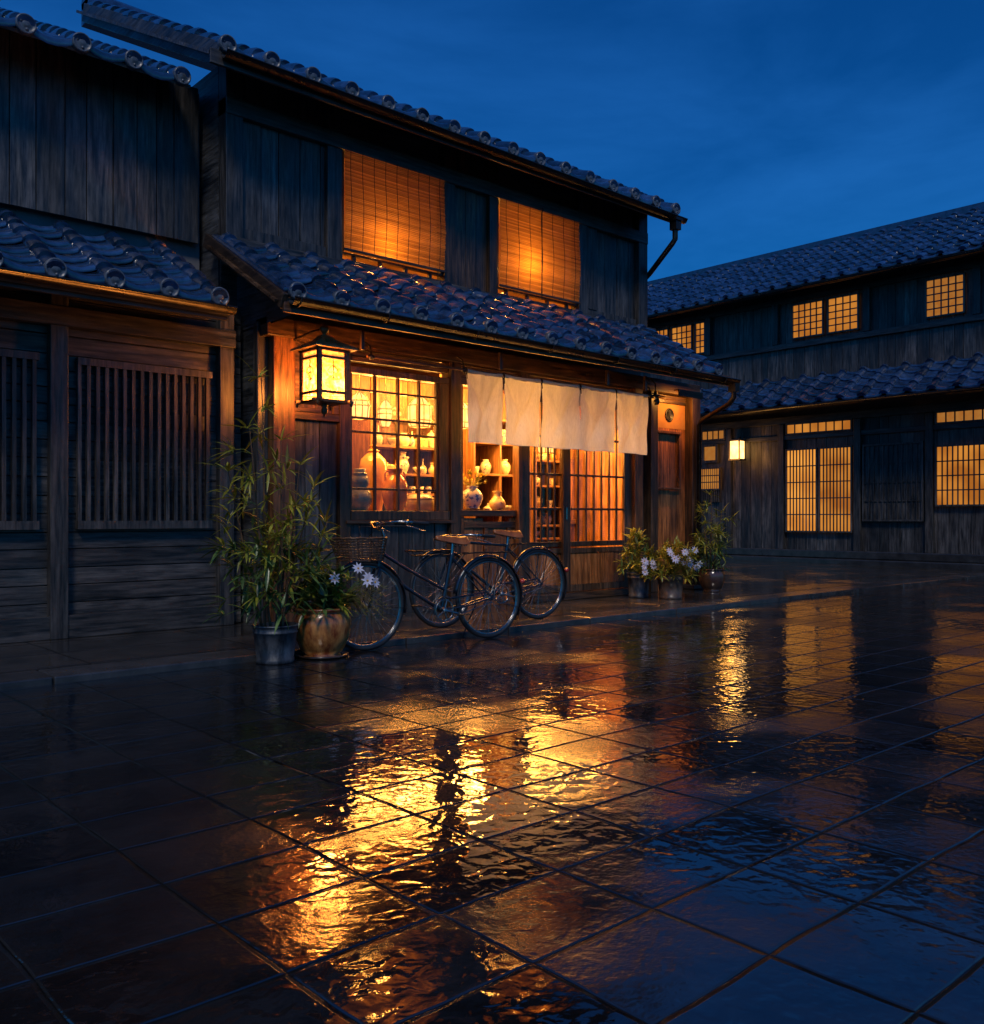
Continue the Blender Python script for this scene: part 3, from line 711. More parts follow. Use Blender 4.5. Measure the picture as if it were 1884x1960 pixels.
def pot(kind, x, y, z, r, h, mat, label, name='pottery_jar', cat='jar', group=None, handles=0, n=28):
    m = MB(); m.lathe([(a * r, b * h) for a, b in PRO[kind]], (0, 0, 0), n)
    o = m.build(name, M[mat]); o.location = (x, y, z)
    tag(o, label, cat, group)
    if handles:
        for s in (-1, 1):
            k = MB()
            k.tube([(s * r * .52, 0, h * .93), (s * r * .78, 0, h * .95), (s * r * .92, 0, h * .86), (s * r * .86, 0, h * .72)], r * .075, 8)
            hnd = k.build('handle', M[mat]); hnd.parent = o
    return o
CT = 1.116
pot('gourd', 5.455, 8.10, CT, .132, .44, 'slate', 'slate grey double gourd jar standing just inside the paned window')
pot('tall', 5.87, 8.45, CT, .158, .73, 'amber', 'tall honey coloured shouldered jar with a small lid behind the orange jar')
pot('jar', 5.93, 8.13, CT, .145, .455, 'orange', 'glossy burnt orange jar with two ear handles behind the paned window', handles=1)
pot('globe', 5.62, 8.38, CT, .11, .30, 'stoneware', 'round brown stoneware jar between the slate gourd jar and the orange jar')
pot('drum', 6.34, 8.22, CT, .165, .20, 'stoneware', 'broad lidded grey drum box in the lower corner of the paned window', name='lidded_box', cat='box')
pot('teapot', 6.20, 8.44, CT, .10, .15, 'cream', 'cream teapot shaped pot behind the grey drum box', name='teapot', cat='teapot')
pot('baluster', 6.53, 8.80, 1.56, .08, .27, 'blue_white', 'blue and white baluster jar with a stepped lid on the upper window shelf')
pot('box', 6.31, 8.80, 1.56, .085, .13, 'crackle', 'round cream lidded box left of the blue and white baluster jar', name='lidded_box', cat='box')
pot('bowl', 6.74, 8.76, 1.56, .075, .085, 'blue_white', 'blue and white bowl right of the baluster jar', name='bowl', cat='bowl')
pot('bottle', 6.88, 8.86, 1.56, .05, .20, 'cream', 'slim cream bottle at the right end of the upper window shelf', name='bottle', cat='bottle')
for i, x in enumerate((6.42, 6.54, 6.66, 6.78, 6.90)):
    pot('cup', x, 8.78, 1.332, .045, .085, 'cream' if i % 2 else 'blue_white', 'small handleless cup in the row on the shelf under the baluster jar', name='cup', cat='cup', group='row of small cups on the window shelf')
pot('teapot', 6.57, 8.74, 1.10, .105, .15, 'cream', 'pale teapot on the lowest lit window shelf below the row of cups', name='teapot', cat='teapot')
pot('flask', 6.85, 8.78, 1.10, .06, .16, 'blue_white', 'little blue and white flask beside the pale teapot', name='bottle', cat='bottle')
pot('globe', 6.54, 8.80, 1.88, .085, .16, 'cream', 'cream globe jar on the shelf under the brightest hanging lantern')
pot('box', 6.80, 8.80, 1.88, .09, .14, 'crackle', 'patterned round box right of the cream globe jar', name='lidded_box', cat='box')
pot('bottle', 6.18, 8.80, 1.88, .06, .24, 'teal', 'celadon bottle at the left end of the top window shelf', name='bottle', cat='bottle')
pot('bowl', 6.34, 8.74, 1.88, .07, .09, 'stoneware', 'brown bowl between the celadon bottle and the cream globe jar', name='bowl', cat='bowl')
for i, (k, x, z, r, h, m, lb, nm, ct) in enumerate((
    ('globe', 6.12, 1.56, .06, .14, 'cream', 'cream globe jar left of the round cream lidded box on the upper window shelf', 'pottery_jar', 'jar'),
    ('bottle', 6.43, 1.56, .035, .16, 'amber', 'thin amber bottle squeezed between the round box and the baluster jar', 'bottle', 'bottle'),
    ('flask', 6.97, 1.56, .045, .15, 'crackle', 'small crackle flask at the far end of the upper window shelf', 'bottle', 'bottle'),
    ('jar', 6.15, 1.332, .06, .12, 'stoneware', 'squat brown jar left of the row of small cups', 'pottery_jar', 'jar'),
    ('bowl', 6.30, 1.332, .06, .07, 'cream', 'cream bowl between the squat brown jar and the row of cups', 'bowl', 'bowl'),
    ('globe', 6.33, 1.10, .075, .16, 'teal', 'celadon globe jar left of the pale teapot on the lowest lit shelf', 'pottery_jar', 'jar'),
    ('jar', 6.95, 1.10, .06, .17, 'amber', 'amber jar right of the little blue and white flask', 'pottery_jar', 'jar'),
    ('bottle', 6.67, 1.88, .04, .19, 'blue_white', 'blue and white bottle between the cream globe jar and the patterned round box', 'bottle', 'bottle'),
    ('tall', 6.96, 1.88, .06, .22, 'cream', 'cream shouldered jar at the right end of the top window shelf', 'pottery_jar', 'jar'),
    ('tureen', 6.40, 2.20, .09, .14, 'stoneware', 'brown tureen on the topmost shelf above the window lanterns', 'tureen', 'tureen'),
    ('globe', 6.72, 2.20, .08, .15, 'crackle', 'crackle globe jar on the topmost window shelf', 'pottery_jar', 'jar'),
    ('cup', 7.68, 1.60, .045, .09, 'cream', 'cream cup left of the covered jar on the display shelf', 'cup', 'cup'),
    ('bottle', 8.05, 1.60, .04, .20, 'slate', 'slim slate bottle right of the divider on the display shelf', 'bottle', 'bottle'),
    ('globe', 8.14, 2.0, .08, .18, 'blue_white', 'blue and white globe jar at the top right of the display shelf', 'pottery_jar', 'jar'),
    ('tureen', 7.90, 1.10, .08, .13, 'cream', 'cream tureen low in the middle of the display shelf', 'tureen', 'tureen'),
    ('cup', 8.93, 1.47, .05, .10, 'crackle', 'crackle cup on the upper shelf right of the blue and white tureen', 'cup', 'cup'),
    ('bottle', 8.95, 1.80, .045, .22, 'amber', 'amber bottle at the right end of the top shelf behind the lattice door', 'bottle', 'bottle'),
    ('bowl', 8.60, .78, .09, .09, 'blue_white', 'blue and white bowl on the low shelf left of the grey lidded box', 'bowl', 'bowl'),
    ('globe', 8.90, .45, .09, .18, 'stoneware', 'brown globe jar on the lowest shelf right of the orange jar', 'pottery_jar', 'jar'))):
    pot(k, x, 8.80 if x < 8.42 else 8.68, z, r, h, m, lb, name=nm, cat=ct, n=20)
# open bay
SB = 1.131
pf = pot('globe', 6.90, 7.98, SB + .025, .128, .25, 'blue_white', 'round blue painted vase holding yellow flowers on the open counter', name='flower_vase', cat='vase')
st_ = MB().lathe([(.085, -.025), (.098, -.02), (.098, -.008), (.085, 0), (.0, 0)], (0, 0, 0), 24).build('stand', M['warm_h']); st_.parent = pf
fb = thing('flower_bouquet', (6.90, 7.98, SB + .26), 'bunch of yellow flowers standing in the blue painted vase', 'flowers')
fl = MB(); lf = MB(); rnd = random.Random(5)
for k in range(34):
    th = rnd.uniform(0, 2 * PI); e = rnd.uniform(.15, 1.2); L_ = rnd.uniform(.10, .20)
    d = V((math.cos(th) * math.cos(e), math.sin(th) * math.cos(e), math.sin(e)))
    p0 = V((6.90, 7.98, SB + .26)); p1 = p0 + d * L_
    lf.tube([p0, p0 + d * L_ * .5 + V((0, 0, .01)), p1], .002, 4)
    for q in range(5):
        a = V((rnd.uniform(-1, 1), rnd.uniform(-1, 1), rnd.uniform(-.3, 1)))
        (fl if k % 3 else lf).leaf(p1, (d + a * .8), V((0, 0, 1)), rnd.uniform(.03, .05), .022, .1, 3)
M['yellow'] = stuff('yellow petal', (.42, .26, .02), (.62, .46, .06), .55, (20, 20, 20), 0, island=.3, translucent=.3)
fl.build('blossoms', M['yellow'], fb); lf.build('foliage', M['leaf_gold'], fb)
pot('flask', 7.50 - .16, 8.03, SB, .10, .225, 'crackle', 'cream flared neck vase with brown figures on the open counter', name='vase', cat='vase')
pot('saucer', 7.12, 7.96, SB, .05, .018, 'cream', 'small cream dish lying between the flower vase and the flared vase', name='dish', cat='dish')
pot('globe', 7.86, 8.82, 1.60, .075, .185, 'blue_white', 'blue and white covered jar on the display shelf right of the flowers')
pot('jar', 8.18, 8.82, 1.60, .085, .20, 'cream', 'cream wide mouthed jar in the right compartment of the display shelf')
pot('bottle', 7.70, 8.84, 1.10, .06, .24, 'slate', 'dark slate bottle low on the display shelf behind the flowers', name='bottle', cat='bottle')
pot('bowl', 8.16, 8.80, 1.10, .10, .10, 'stoneware', 'brown bowl low on the display shelf behind the flared vase', name='bowl', cat='bowl')
pot('tall', 7.74, 8.84, 2.0, .08, .25, 'amber', 'amber lidded jar at the top left of the display shelf')
# behind the lattice doors
pot('tureen', 8.62, 8.70, 1.47, .105, .15, 'blue_white', 'blue and white covered tureen on the upper shelf behind the left lattice door', name='tureen', cat='tureen')
pot('tureen', 8.60, 8.70, 1.18, .125, .22, 'crackle', 'large cream tureen with a tiered lid on the middle shelf behind the lattice door', name='tureen', cat='tureen')
pot('bottle', 8.60, 8.68, .95, .10, .20, 'crackle', 'cream long necked bottle on the shelf below the large tureen', name='bottle', cat='bottle')
pot('globe', 8.83, 8.70, .95, .085, .16, 'blue_white', 'blue and white globe jar beside the long necked bottle')
pot('jar', 8.62, 8.70, .45, .12, .27, 'orange', 'orange jar on the lowest shelf behind the lattice door')
pot('box', 8.88, 8.70, .78, .09, .13, 'stoneware', 'grey lidded box on the low shelf behind the lattice door', name='lidded_box', cat='box')
pot('cup', 8.86, 8.66, 1.18, .05, .10, 'cream', 'cream cup right of the large cream tureen', name='cup', cat='cup')
pot('flask', 8.58, 8.72, 1.80, .075, .19, 'cream', 'cream flask on the top shelf behind the left lattice door', name='bottle', cat='bottle')
pot('globe', 8.80, 8.72, 1.80, .08, .15, 'blue_white', 'blue and white globe jar on the top shelf behind the lattice door')

# ------------------------------------------------------------------ hanging lanterns inside
def shop_lantern(x, y, z0, z1, r, style, mat, energy, label):
    t = thing('paper_lantern', (x, y, z0), label, 'lantern', 'lit paper lanterns hanging inside the shop')
    h = z1 - z0
    if style == 'cage':
        pr = [(r * .75, 0), (r * .85, .02 * h), (r, h * .45), (r * .9, h * .62), (r * .6, h * .80), (r * .25, h * .9), (.02, h * .92)]
    elif style == 'urn':
        pr = [(r * .5, 0), (r * .7, h * .1), (r, h * .45), (r * .92, h * .62), (r * .55, h * .85), (r * .2, h * .93)]
    else:
        pr = [(r * .80, 0), (r * .92, h * .06), (r, h * .2), (r, h * .68), (r * .9, h * .74), (r * .55, h * .90), (r * .2, h * .97)]
    s = MB(); s.lathe(pr, (x, y, z0), 20); s.build('shade', M[mat], t)
    f = MB()
    for k in range(10 if style != 'urn' else 6):
        th = 2 * PI * k / (10 if style != 'urn' else 6)
        f.tube([(x + (a + .004) * math.cos(th), y + (a + .004) * math.sin(th), z0 + b) for a, b in pr], .005, 5)
    for (a, b) in (pr[0], pr[2], pr[3]):
        f.tube([(x + (a + .005) * math.cos(q * PI / 10), y + (a + .005) * math.sin(q * PI / 10), z0 + b) for q in range(20)], .006, 5, closed=True)
    f.tube([(x, y, z0 + pr[-1][1]), (x, y, 2.70)], .006, 5)
    f.build('frame', M['copper'], t)
    point('bulb', (x, y, z0 + h * .4), energy * 5.5, .25, parent=t)
    return t
shop_lantern(5.585, 8.30, 2.10, 2.41, .118, 'cage', 'bulb_paper', 10, 'barrel shaped caged paper lantern hanging at the left inside the paned window')
shop_lantern(6.07, 8.50, 2.06, 2.38, .085, 'urn', 'bulb_paper', 6, 'small urn shaped lantern hanging in the middle of the paned window')
shop_lantern(6.415, 8.32, 2.07, 2.42, .135, 'drum', 'bulb_paper', 16, 'brightest drum shaped paper lantern hanging at the right of the paned window')
shop_lantern(7.05, 8.35, 2.10, 2.42, .12, 'drum', 'bulb_paper', 24, 'drum shaped paper lantern hanging behind the second curtain panel')
shop_lantern(8.36, 8.22, 1.86, 2.28, .115, 'drum', 'bulb_paper', 27, 'tall bright paper lantern hanging behind the gap between the middle curtain panels')
shop_lantern(9.25, 8.40, 2.10, 2.42, .12, 'cage', 'dim_paper', 15, 'dim caged lantern hanging behind the right hand curtain panels')

def added_fill_lamp(x0, x1, energy, label):
    """fill lamp added unseen at the front of the ceiling, throwing its light back on the shelves"""
    c = V(((x0 + x1) / 2, 7.98, 2.66)); t = thing('added_fill_lamp', c, label, 'lamp')
    MB().box(x0, x1, 7.94, 7.97, 2.56, 2.70).box(x0, x1, 7.971, 8.06, 2.685, 2.70).build('fill_light_shade', M['inner_h'], t, bevel=.003)
    d = bpy.data.lights.new('tube', 'AREA'); d.shape = 'RECTANGLE'; d.size = x1 - x0 - .05; d.size_y = .07; d.energy = energy; d.color = WARM  # added fill light, one-sided towards the shelves
    o = bpy.data.objects.new('tube', d); COL.objects.link(o); o.location = V((0, .035, -.015)); o.parent = t
    o.rotation_euler = V((0, .62, -.78)).to_track_quat('-Z', 'Y').to_euler()
added_fill_lamp(4.9, 6.4, 46, 'added fill lamp at the ceiling over the jars behind the paned window')
added_fill_lamp(6.6, 8.1, 70, 'added fill lamp at the ceiling over the display shelf behind the flower vase')
added_fill_lamp(8.2, 9.7, 66, 'added fill lamp at the ceiling behind the lattice doors')

# ------------------------------------------------------------------ noren curtain
NY, NZ = 7.2, 2.555
rod = thing('curtain_rod', (4.95, NY, NZ), 'thin bamboo rod carrying the white shop curtain under the eave', 'rod')
MB().tube([(4.93, NY, NZ), (9.20, NY, NZ)], .013, 10).build('pole', M['warm_h'], rod)
for x in (4.98, 6.12, 9.16):
    k = MB(); k.tube([(x, NY, NZ + .015), (x, NY + .02, NZ + .10), (x, NY + .10, NZ + .15)], .008, 6); k.lathe([(.0, -.03), (.022, -.02), (.026, 0), (.022, .02), (0, .03)], (x, NY, NZ), 10, frame=((0, 1, 0), (0, 0, 1), (1, 0, 0)))
    k.build('hook', M['metal'], rod)
def curtain(x0, x1, seed, label):
    rnd = random.Random(seed)
    t = thing('shop_curtain', ((x0 + x1) / 2, NY, NZ), label, 'curtain', 'white cloth panels of the shop curtain')
    nx, nz = 28, 36; top, bot = NZ - .012, 1.822; vs = []
    ph = [rnd.uniform(0, 6) for _ in range(6)]; skew = rnd.uniform(-.006, .006)
    for j in range(nz + 1):
        v_ = j / nz
        for i in range(nx + 1):
            u = i / nx
            pin = 1.0 - .02 * math.sin(PI * v_ * .9) 
            x = (x0 + x1) / 2 + (u - .5) * (x1 - x0) * pin + skew * v_
            sag = .016 * (1 - abs(2 * u - 1) ** 2) * (1 - v_) ** 2                   # top sags between the ties
            yw = .013 * math.sin(u * 10 + ph[0] + v_ * 2) * (v_ * .8 + .3) + .016 * math.sin(u * 4.5 + ph[1]) * v_ + .007 * math.sin(u * 23 + ph[4] + v_ * 4) * (1 - v_ * .6) + .006 * math.sin(v_ * 11 + ph[2] + u * 5)
            yw += .030 * math.exp(-((u - v_ * .75 - .04) / .07) ** 2) * (1 - v_) ** .7 + .030 * math.exp(-((1 - u - v_ * .8 - .05) / .07) ** 2) * (1 - v_) ** .7
            hem = .004 * math.sin(u * 7 + ph[3]) * v_
            vs.append((x, NY - .015 + yw, top - sag - (top - bot) * v_ + hem))
    fs = [(j * (nx + 1) + i, j * (nx + 1) + i + 1, (j + 1) * (nx + 1) + i + 1, (j + 1) * (nx + 1) + i) for j in range(nz) for i in range(nx)]
    m = MB(); m.add(vs, fs, True); cl = m.build('cloth', M['cloth'], t)
    he = MB(); he.tube([vs[nz * (nx + 1) + i] for i in range(nx + 1)], .0035, 5); he.tube([vs[j * (nx + 1)] for j in range(nz + 1)], .0025, 5); he.tube([vs[j * (nx + 1) + nx] for j in range(nz + 1)], .0025, 5); he.build('hem', M['cloth'], t)
    # rolled sleeve round the rod and ties at its corners
    sl = MB(); sl.tube([(x0 + .012 + (x1 - x0 - .024) * k / 12, NY, NZ - .006 - .010 * math.sin(PI * k / 12) + rnd.uniform(-.001, .001)) for k in range(13)], .021, 10); sl.build('sleeve', M['cloth'], t)
    for x in (x0 - .008,):
        tie = MB(); tie.tube([(x, NY + .022 * math.cos(a), NZ - .01 + .032 * math.sin(a)) for a in [2 * PI * k / 12 for k in range(12)]], .0075, 6, closed=True)
        tie.tube([(x, NY - .02, NZ - .03), (x + .005, NY - .02, NZ - .09)], .005, 5)
        tie.build('tie', M['black_cord'], t)
    return t
for i, (x0, x1, lb) in enumerate(((6.150, 6.655, 'curtain panel nearest the paned window, first of five on the rod'), (6.672, 7.222, 'second curtain panel from the paned window, glowing from the lamp behind'),
                                  (7.240, 7.850, 'middle curtain panel, third of the five on the rod'), (7.868, 8.478, 'fourth curtain panel, between the middle one and the last'),
                                  (8.496, 9.10, 'last curtain panel, next to the round crest and small eave lamp'))):
    curtain(x0, x1, 60 + i, lb)

# ------------------------------------------------------------------ blinds on the upper windows
def blind(x0, x1, z0, z1, label, cords, hook=None):
    t = thing('bamboo_blind', ((x0 + x1) / 2, UW - .07, z1), label, 'blind', 'bamboo blinds over the upper windows')
    rnd = random.Random(int(x0 * 10)); m = MB(); z = z0 + .03; y = UW - .075
    while z < z1:
        dz = rnd.uniform(-.003, .003); yy = y + .012 * math.sin(z * 7) + rnd.uniform(-.002, .002); h = rnd.uniform(.0150, .0172)
        n = 6; e = rnd.uniform(-.006, .006); vs = []
        for k in range(n + 1):
            u = k / n; x = x0 + (x1 - x0) * u + (e if k in (0, n) else 0); zz = z + .003 * math.sin(u * 5 + z * 3) + dz * (u - .5)
            vs += [(x, yy + .0035, zz), (x, yy - .0035, zz + h * .45), (x, yy + .003, zz + h)]
        m.add(vs, [(k * 3 + q, k * 3 + 3 + q, k * 3 + 4 + q, k * 3 + 1 + q) for k in range(n) for q in (0, 1)], True)
        z += .0185
    m.build('slats', M['bamboo'], t)
    c = MB()
    for k in range(cords):
        x = x0 + (x1 - x0) * (k + .5) / cords
        c.tube([(x, y - .006 + .012 * math.sin(zz * 7), zz) for zz in [z0 + .01 + (z1 - z0) * q / 14 for q in range(15)]], .0035, 5)
    c.build('cord', M['black_cord'], t)
    MB().box(x0 - .01, x1 + .01, y - .012, y + .012, z0, z0 + .026).build('bottom_bar', M['wood_h'], t, bevel=.004)
    if hook:
        MB().tube([(hook, y - .02, z0 - .05), (hook, y - .022, z1 - .02), (hook + .012, y - .025, z1 + .0), (hook + .012, y - .03, z1 + .02), (hook - .008, y - .03, z1 + .02)], .007, 6).build('pull_cord', M['black_cord'], t)
    return t
blind(5.29, 6.625, 3.815, 4.86, 'wide bamboo blind with the low lamp glow, above the big square lantern', 9)
blind(7.475, 8.875, 3.805, 4.86, 'bamboo blind with a dark pull cord, above the white curtain panels', 7, hook=8.16)
def room_lamp(x, y, z, e, label):
    t = thing('room_lamp', (x, y, z), label, 'lamp')
    m = MB(); m.lathe([(.03, -.06), (.055, -.03), (.055, .03), (.03, .06)], (x, y + .40, z - .1), 16); m.build('shade', M['room_wall'], t)
    m = MB(); m.tube([(x, y + .40, z - .16), (x, y + .40, UZ0)], .012, 6); m.lathe([(.08, 0), (.08, .02), (.0, .025)], (x, y + .40, UZ0), 14); m.build('stand', M['copper'], t)
    point('bulb', (x, y - .16, z), e * 1.15, .045, parent=t)
    point('bulb', (x, y + .16, z + .12), e * 1.7, .08, parent=t)
room_lamp(5.84, UW + .30, 3.95, 9, 'low glowing lamp behind the wide bamboo blind')
room_lamp(7.98, UW + .30, 4.18, 11, 'glowing lamp behind the bamboo blind with the pull cord')

# ------------------------------------------------------------------ the big square lantern on the wall
LX, LY = 4.468, 7.20
la = thing('wall_lantern', (LX, LY, 2.1), 'large square brass and glass lantern glowing on the wooden shop front', 'lantern')
hw = .145; LZ0, LZ1 = 2.085, 2.535
f = MB()
for sx in (-1, 1):
    for sy in (-1, 1): f.box(LX + sx * hw - .016, LX + sx * hw + .016, LY + sy * hw - .016, LY + sy * hw + .016, LZ0 + .002, LZ1)
for (z, h, e) in ((LZ0 - .012, .026, .05), (LZ0 + .066, .026, .0), (LZ1 - .075, .024, .0), (LZ1 - .010, .024, .012)):
    for s in (-1, 1):
        q = hw + .002
        f.box(LX - hw - .016 - e, LX + hw + .016 + e, LY + s * q - .012, LY + s * q + .012, z, z + h)
        f.box(LX + s * q - .0125, LX + s * q + .0125, LY - hw + .0165 - e * 0, LY + hw - .0165, z + .001, z + h - .001)
        if e > .03: f.box(LX + s * q - .0125, LX + s * q + .0125, LY - hw - .016 - e, LY + hw + .016 + e, z - .003, z + h - .004)
for s in (-1, 1):
    for a in (-1, 1):                                                # inner glazing beads
        f.box(LX + a * (hw - .024) - .006, LX + a * (hw - .024) + .006, LY + s * hw - .008, LY + s * hw + .008, LZ0 + .014, LZ1 - .012)
        f.box(LX + s * hw - .008, LX + s * hw + .008, LY + a * (hw - .024) - .006, LY + a * (hw - .024) + .006, LZ0 + .014, LZ1 - .012)
    f.beam((LX - hw, LY + s * (hw + .001), LZ0 + .022), (LX + hw, LY + s * (hw + .001), LZ0 + .058), .004, .006)
    f.beam((LX - s * (hw + .001), LY - hw, LZ0 + .022), (LX - s * (hw + .001), LY + hw, LZ0 + .058), .004, .006)
f.box(LX - hw, LX + hw, LY - hw, LY + hw, LZ0 - .014, LZ0 - .004)
f.build('frame', M['bronze'], la, bevel=.003)
def sprig(m, o, ax, nrm):
    o, ax, nrm = V(o), V(ax), V(nrm); up = V((0, 0, 1)); P_ = lambda a, b: o + ax * a * 1.35 + up * b * 1.2 + nrm * .003
    m.tube([P_(0, .10), P_(0, .06), P_(.004, .0), P_(0, -.05)], .0042, 4)
    for s in (-1, 1):
        m.tube([P_(0, .055), P_(s * .022, .040), P_(s * .042, .010)], .0036, 4); m.tube([P_(0, .012), P_(s * .020, -.006), P_(s * .044, .012)], .0036, 4)
    m.tube([P_(-.004, -.02), P_(-.02, -.035), P_(-.034, -.030)], .0034, 4); m.tube([P_(.004, -.03), P_(.018, -.05), P_(.03, -.048)], .0034, 4)
    m.tube([P_(-.012, -.045), P_(.006, -.052), P_(.02, -.04)], .0036, 4)
    m.tube([P_(.01, -.135), P_(.022, -.12), P_(.035, -.105)], .0036, 4); m.tube([P_(-.05, -.10), P_(-.03, -.108), P_(-.02, -.13)], .0036, 4); m.tube([P_(-.005, -.15), P_(.004, -.165)], .005, 4)
for (cx, cy, ax, nn) in ((LX, LY - hw, (1, 0, 0), (0, -1, 0)), (LX - hw, LY, (0, -1, 0), (-1, 0, 0)), (LX + hw, LY, (0, 1, 0), (1, 0, 0)), (LX, LY + hw, (-1, 0, 0), (0, 1, 0))):
    a, nv = V(ax), V(nn); c = V((cx, cy, 0)); q = MB(); w = hw - .018
    for (z0, z1) in ((LZ0 + .016, LZ0 + .065), (LZ0 + .093, LZ1 - .077), (LZ1 - .050, LZ1 - .012)):
        q.add([c - a * w + V((0, 0, z0)), c + a * w + V((0, 0, z0)), c + a * w + V((0, 0, z1)), c - a * w + V((0, 0, z1))], [(0, 1, 2, 3)])
    pn = q.build('pane', M['lantern_pane'], la)
    s_ = MB(); sprig(s_, c + V((0, 0, 2.335)), a, nv); s_.build('painted_sprig', M['sprig_ink'], pn)
r = MB(); e = hw + .075
rings = [(e, LZ1 + .014), (e, LZ1 + .030), (hw + .03, LZ1 + .058), (.085, LZ1 + .105), (.05, LZ1 + .14), (.05, LZ1 + .15), (.0, LZ1 + .15)]
vs = [(LX + sx * a, LY + sy * a, z) for a, z in rings for sx, sy in ((-1, -1), (1, -1), (1, 1), (-1, 1))]
r.add(vs, [(i * 4 + k, i * 4 + (k + 1) % 4, (i + 1) * 4 + (k + 1) % 4, (i + 1) * 4 + k) for i in range(len(rings) - 1) for k in range(4)] + [(3, 2, 1, 0)])
r.build('lantern_roof', M['brass_cap'], la, bevel=.003)
fi = MB(); fi.lathe([(.02, 0), (.03, .008), (.014, .02), (.02, .032), (.040, .055), (.044, .075), (.036, .095), (.014, .108), (.006, .125), (.0, .135)], (LX, LY, LZ1 + .138), 18); fi.build('finial', M['brass_cap'], la)
fi = MB(); fi.lathe([(.028, 0), (.032, -.02), (.022, -.035), (.03, -.055), (.026, -.085), (.010, -.10), (.008, -.115), (.0, -.12)], (LX, LY, LZ0 - .012), 14)
for sx in (-1, 1):
    for sy in (-1, 1): fi.lathe([(.012, 0), (.014, -.012), (.008, -.03), (0, -.034)], (LX + sx * (hw + .03), LY + sy * (hw + .03), LZ0 - .014), 8)
fi.build('pendant', M['bronze'], la)
br = MB(); br.tube([(LX, LY, LZ1 + .215), (LX - .02, LY + .16, LZ1 + .21), (LX - .02, W - .04, LZ1 + .18)], .012, 8)
MB().tube([(LX + .06, W - .04, LZ0 + .12), (LX + .06, LY + hw, LZ0 + .10)], .012, 8).build('bracket', M['metal'], la)
br.build('bracket', M['metal'], la)
point('bulb', (LX + .02, LY - .01, 2.225), 85, .10, (1.0, .40, .10), la)

# small lamp under the eave by the round crest
ea = thing('eave_lamp', (9.28, 7.22, 2.5), 'small metal lamp with a flat shade hung under the eave beside the last curtain panel', 'lamp')
m = MB(); m.lathe([(.0, .075), (.018, .07), (.022, .035), (.05, .025), (.125, .0), (.118, -.004), (.04, .012), (.0, .015)], (9.28, 7.22, 2.555), 20); m.build('shade', M['metal'], ea)
m = MB(); m.tube([(9.28, 7.22, 2.62), (9.28, 7.22, 2.72), (9.28, 7.30, 2.80)], .008, 6); m.tube([(9.10, 7.22, 2.585), (9.28, 7.22, 2.60)], .008, 6); m.lathe([(.0, .02), (.03, 0), (.04, -.05), (.028, -.085), (0, -.09)], (9.33, 7.24, 2.55), 12); m.build('arm', M['metal'], ea)
m = MB(); m.lathe([(.0, .0), (.022, -.006), (.026, -.03), (.0, -.045)], (9.28, 7.22, 2.565), 10); m.build('light_bulb', M['cream'], ea)
pl_ = thing('added_strip_light', (10.30, W - .30, 2.70), 'added strip light under the eave, put in to light the ochre crest panel', 'lamp')
MB().box(10.03, 10.57, W - .345, W - .33, 2.655, 2.745).box(10.03, 10.57, W - .329, W - .26, 2.73, 2.745).build('fill_light_shade', M['warm_h'], pl_, bevel=.003)
d = bpy.data.lights.new('reflector', 'AREA'); d.shape = 'RECTANGLE'; d.size = .5; d.size_y = .05; d.energy = 6.5; d.color = WARM        # added strip under the wall beam, put in to make the ochre panel glow
o = bpy.data.objects.new('reflector', d); COL.objects.link(o); o.location = (0, 0, 0); o.parent = pl_
o.rotation_euler = V((0, .60, -.80)).to_track_quat('-Z', 'Y').to_euler()

# ------------------------------------------------------------------ plants
def pot_thing(x, y, z, prof, mat, label, name, cat, group=None, n=32):
    t = thing(name, (x, y, z), label, cat, group)
    m = MB(); m.lathe(prof, (x, y, z), n); pt = m.build('pot', M[mat], t)
    ir, iz = prof[-1][0] + .001, prof[-1][1]
    MB().lathe([(ir, iz), (ir * .5, iz + .012), (0, iz + .015)], (x, y, z), n).build('soil', M['soil'], t)
    return t
def bucket(r0, r1, h):
    return [(0, 0), (r0, 0), (r0 * 1.03, .006), (r0 * 1.04, .03), (r0 * 1.0, .034), (r0 + (r1 - r0) * .75, h * .78), (r0 + (r1 - r0) * .77 + .006, h * .79), (r0 + (r1 - r0) * .82 + .006, h * .83), (r0 + (r1 - r0) * .82, h * .84), (r1, h - .012), (r1 + .008, h - .010), (r1 + .008, h), (r1 - .008, h), (r1 - .012, h - .05)]
def glazed(r, h):
    return [(0, 0), (r * .62, 0), (r * .64, .015), (r * .58, .022), (r * .74, h * .16), (r * .93, h * .42), (r, h * .66), (r * .97, h * .80), (r * .86, h * .90), (r * .84, h * .92), (r * .96, h * .955), (r * .97, h * .98), (r * .93, h), (r * .84, h * .985), (r * .80, h * .93)]

def whorl(mb, p, axis, n, L, W, rnd, spread=(.2, 1.1), droop=.45):
    axis = V(axis).normalized(); a = axis.orthogonal().normalized(); b = axis.cross(a); off = rnd.uniform(0, 6)
    for k in range(n):
        th = off + 2 * PI * k / n + rnd.uniform(-.4, .4); e = rnd.uniform(*spread)
        d = axis * math.sin(PI / 2 - e) + (a * math.cos(th) + b * math.sin(th)) * math.sin(e)
        mb.leaf(p, d, V((rnd.uniform(-.3, .3), rnd.uniform(-.3, .3), 1)), L * rnd.uniform(.45, 1.2), W * rnd.uniform(.8, 1.15), droop * rnd.uniform(.5, 1.4))

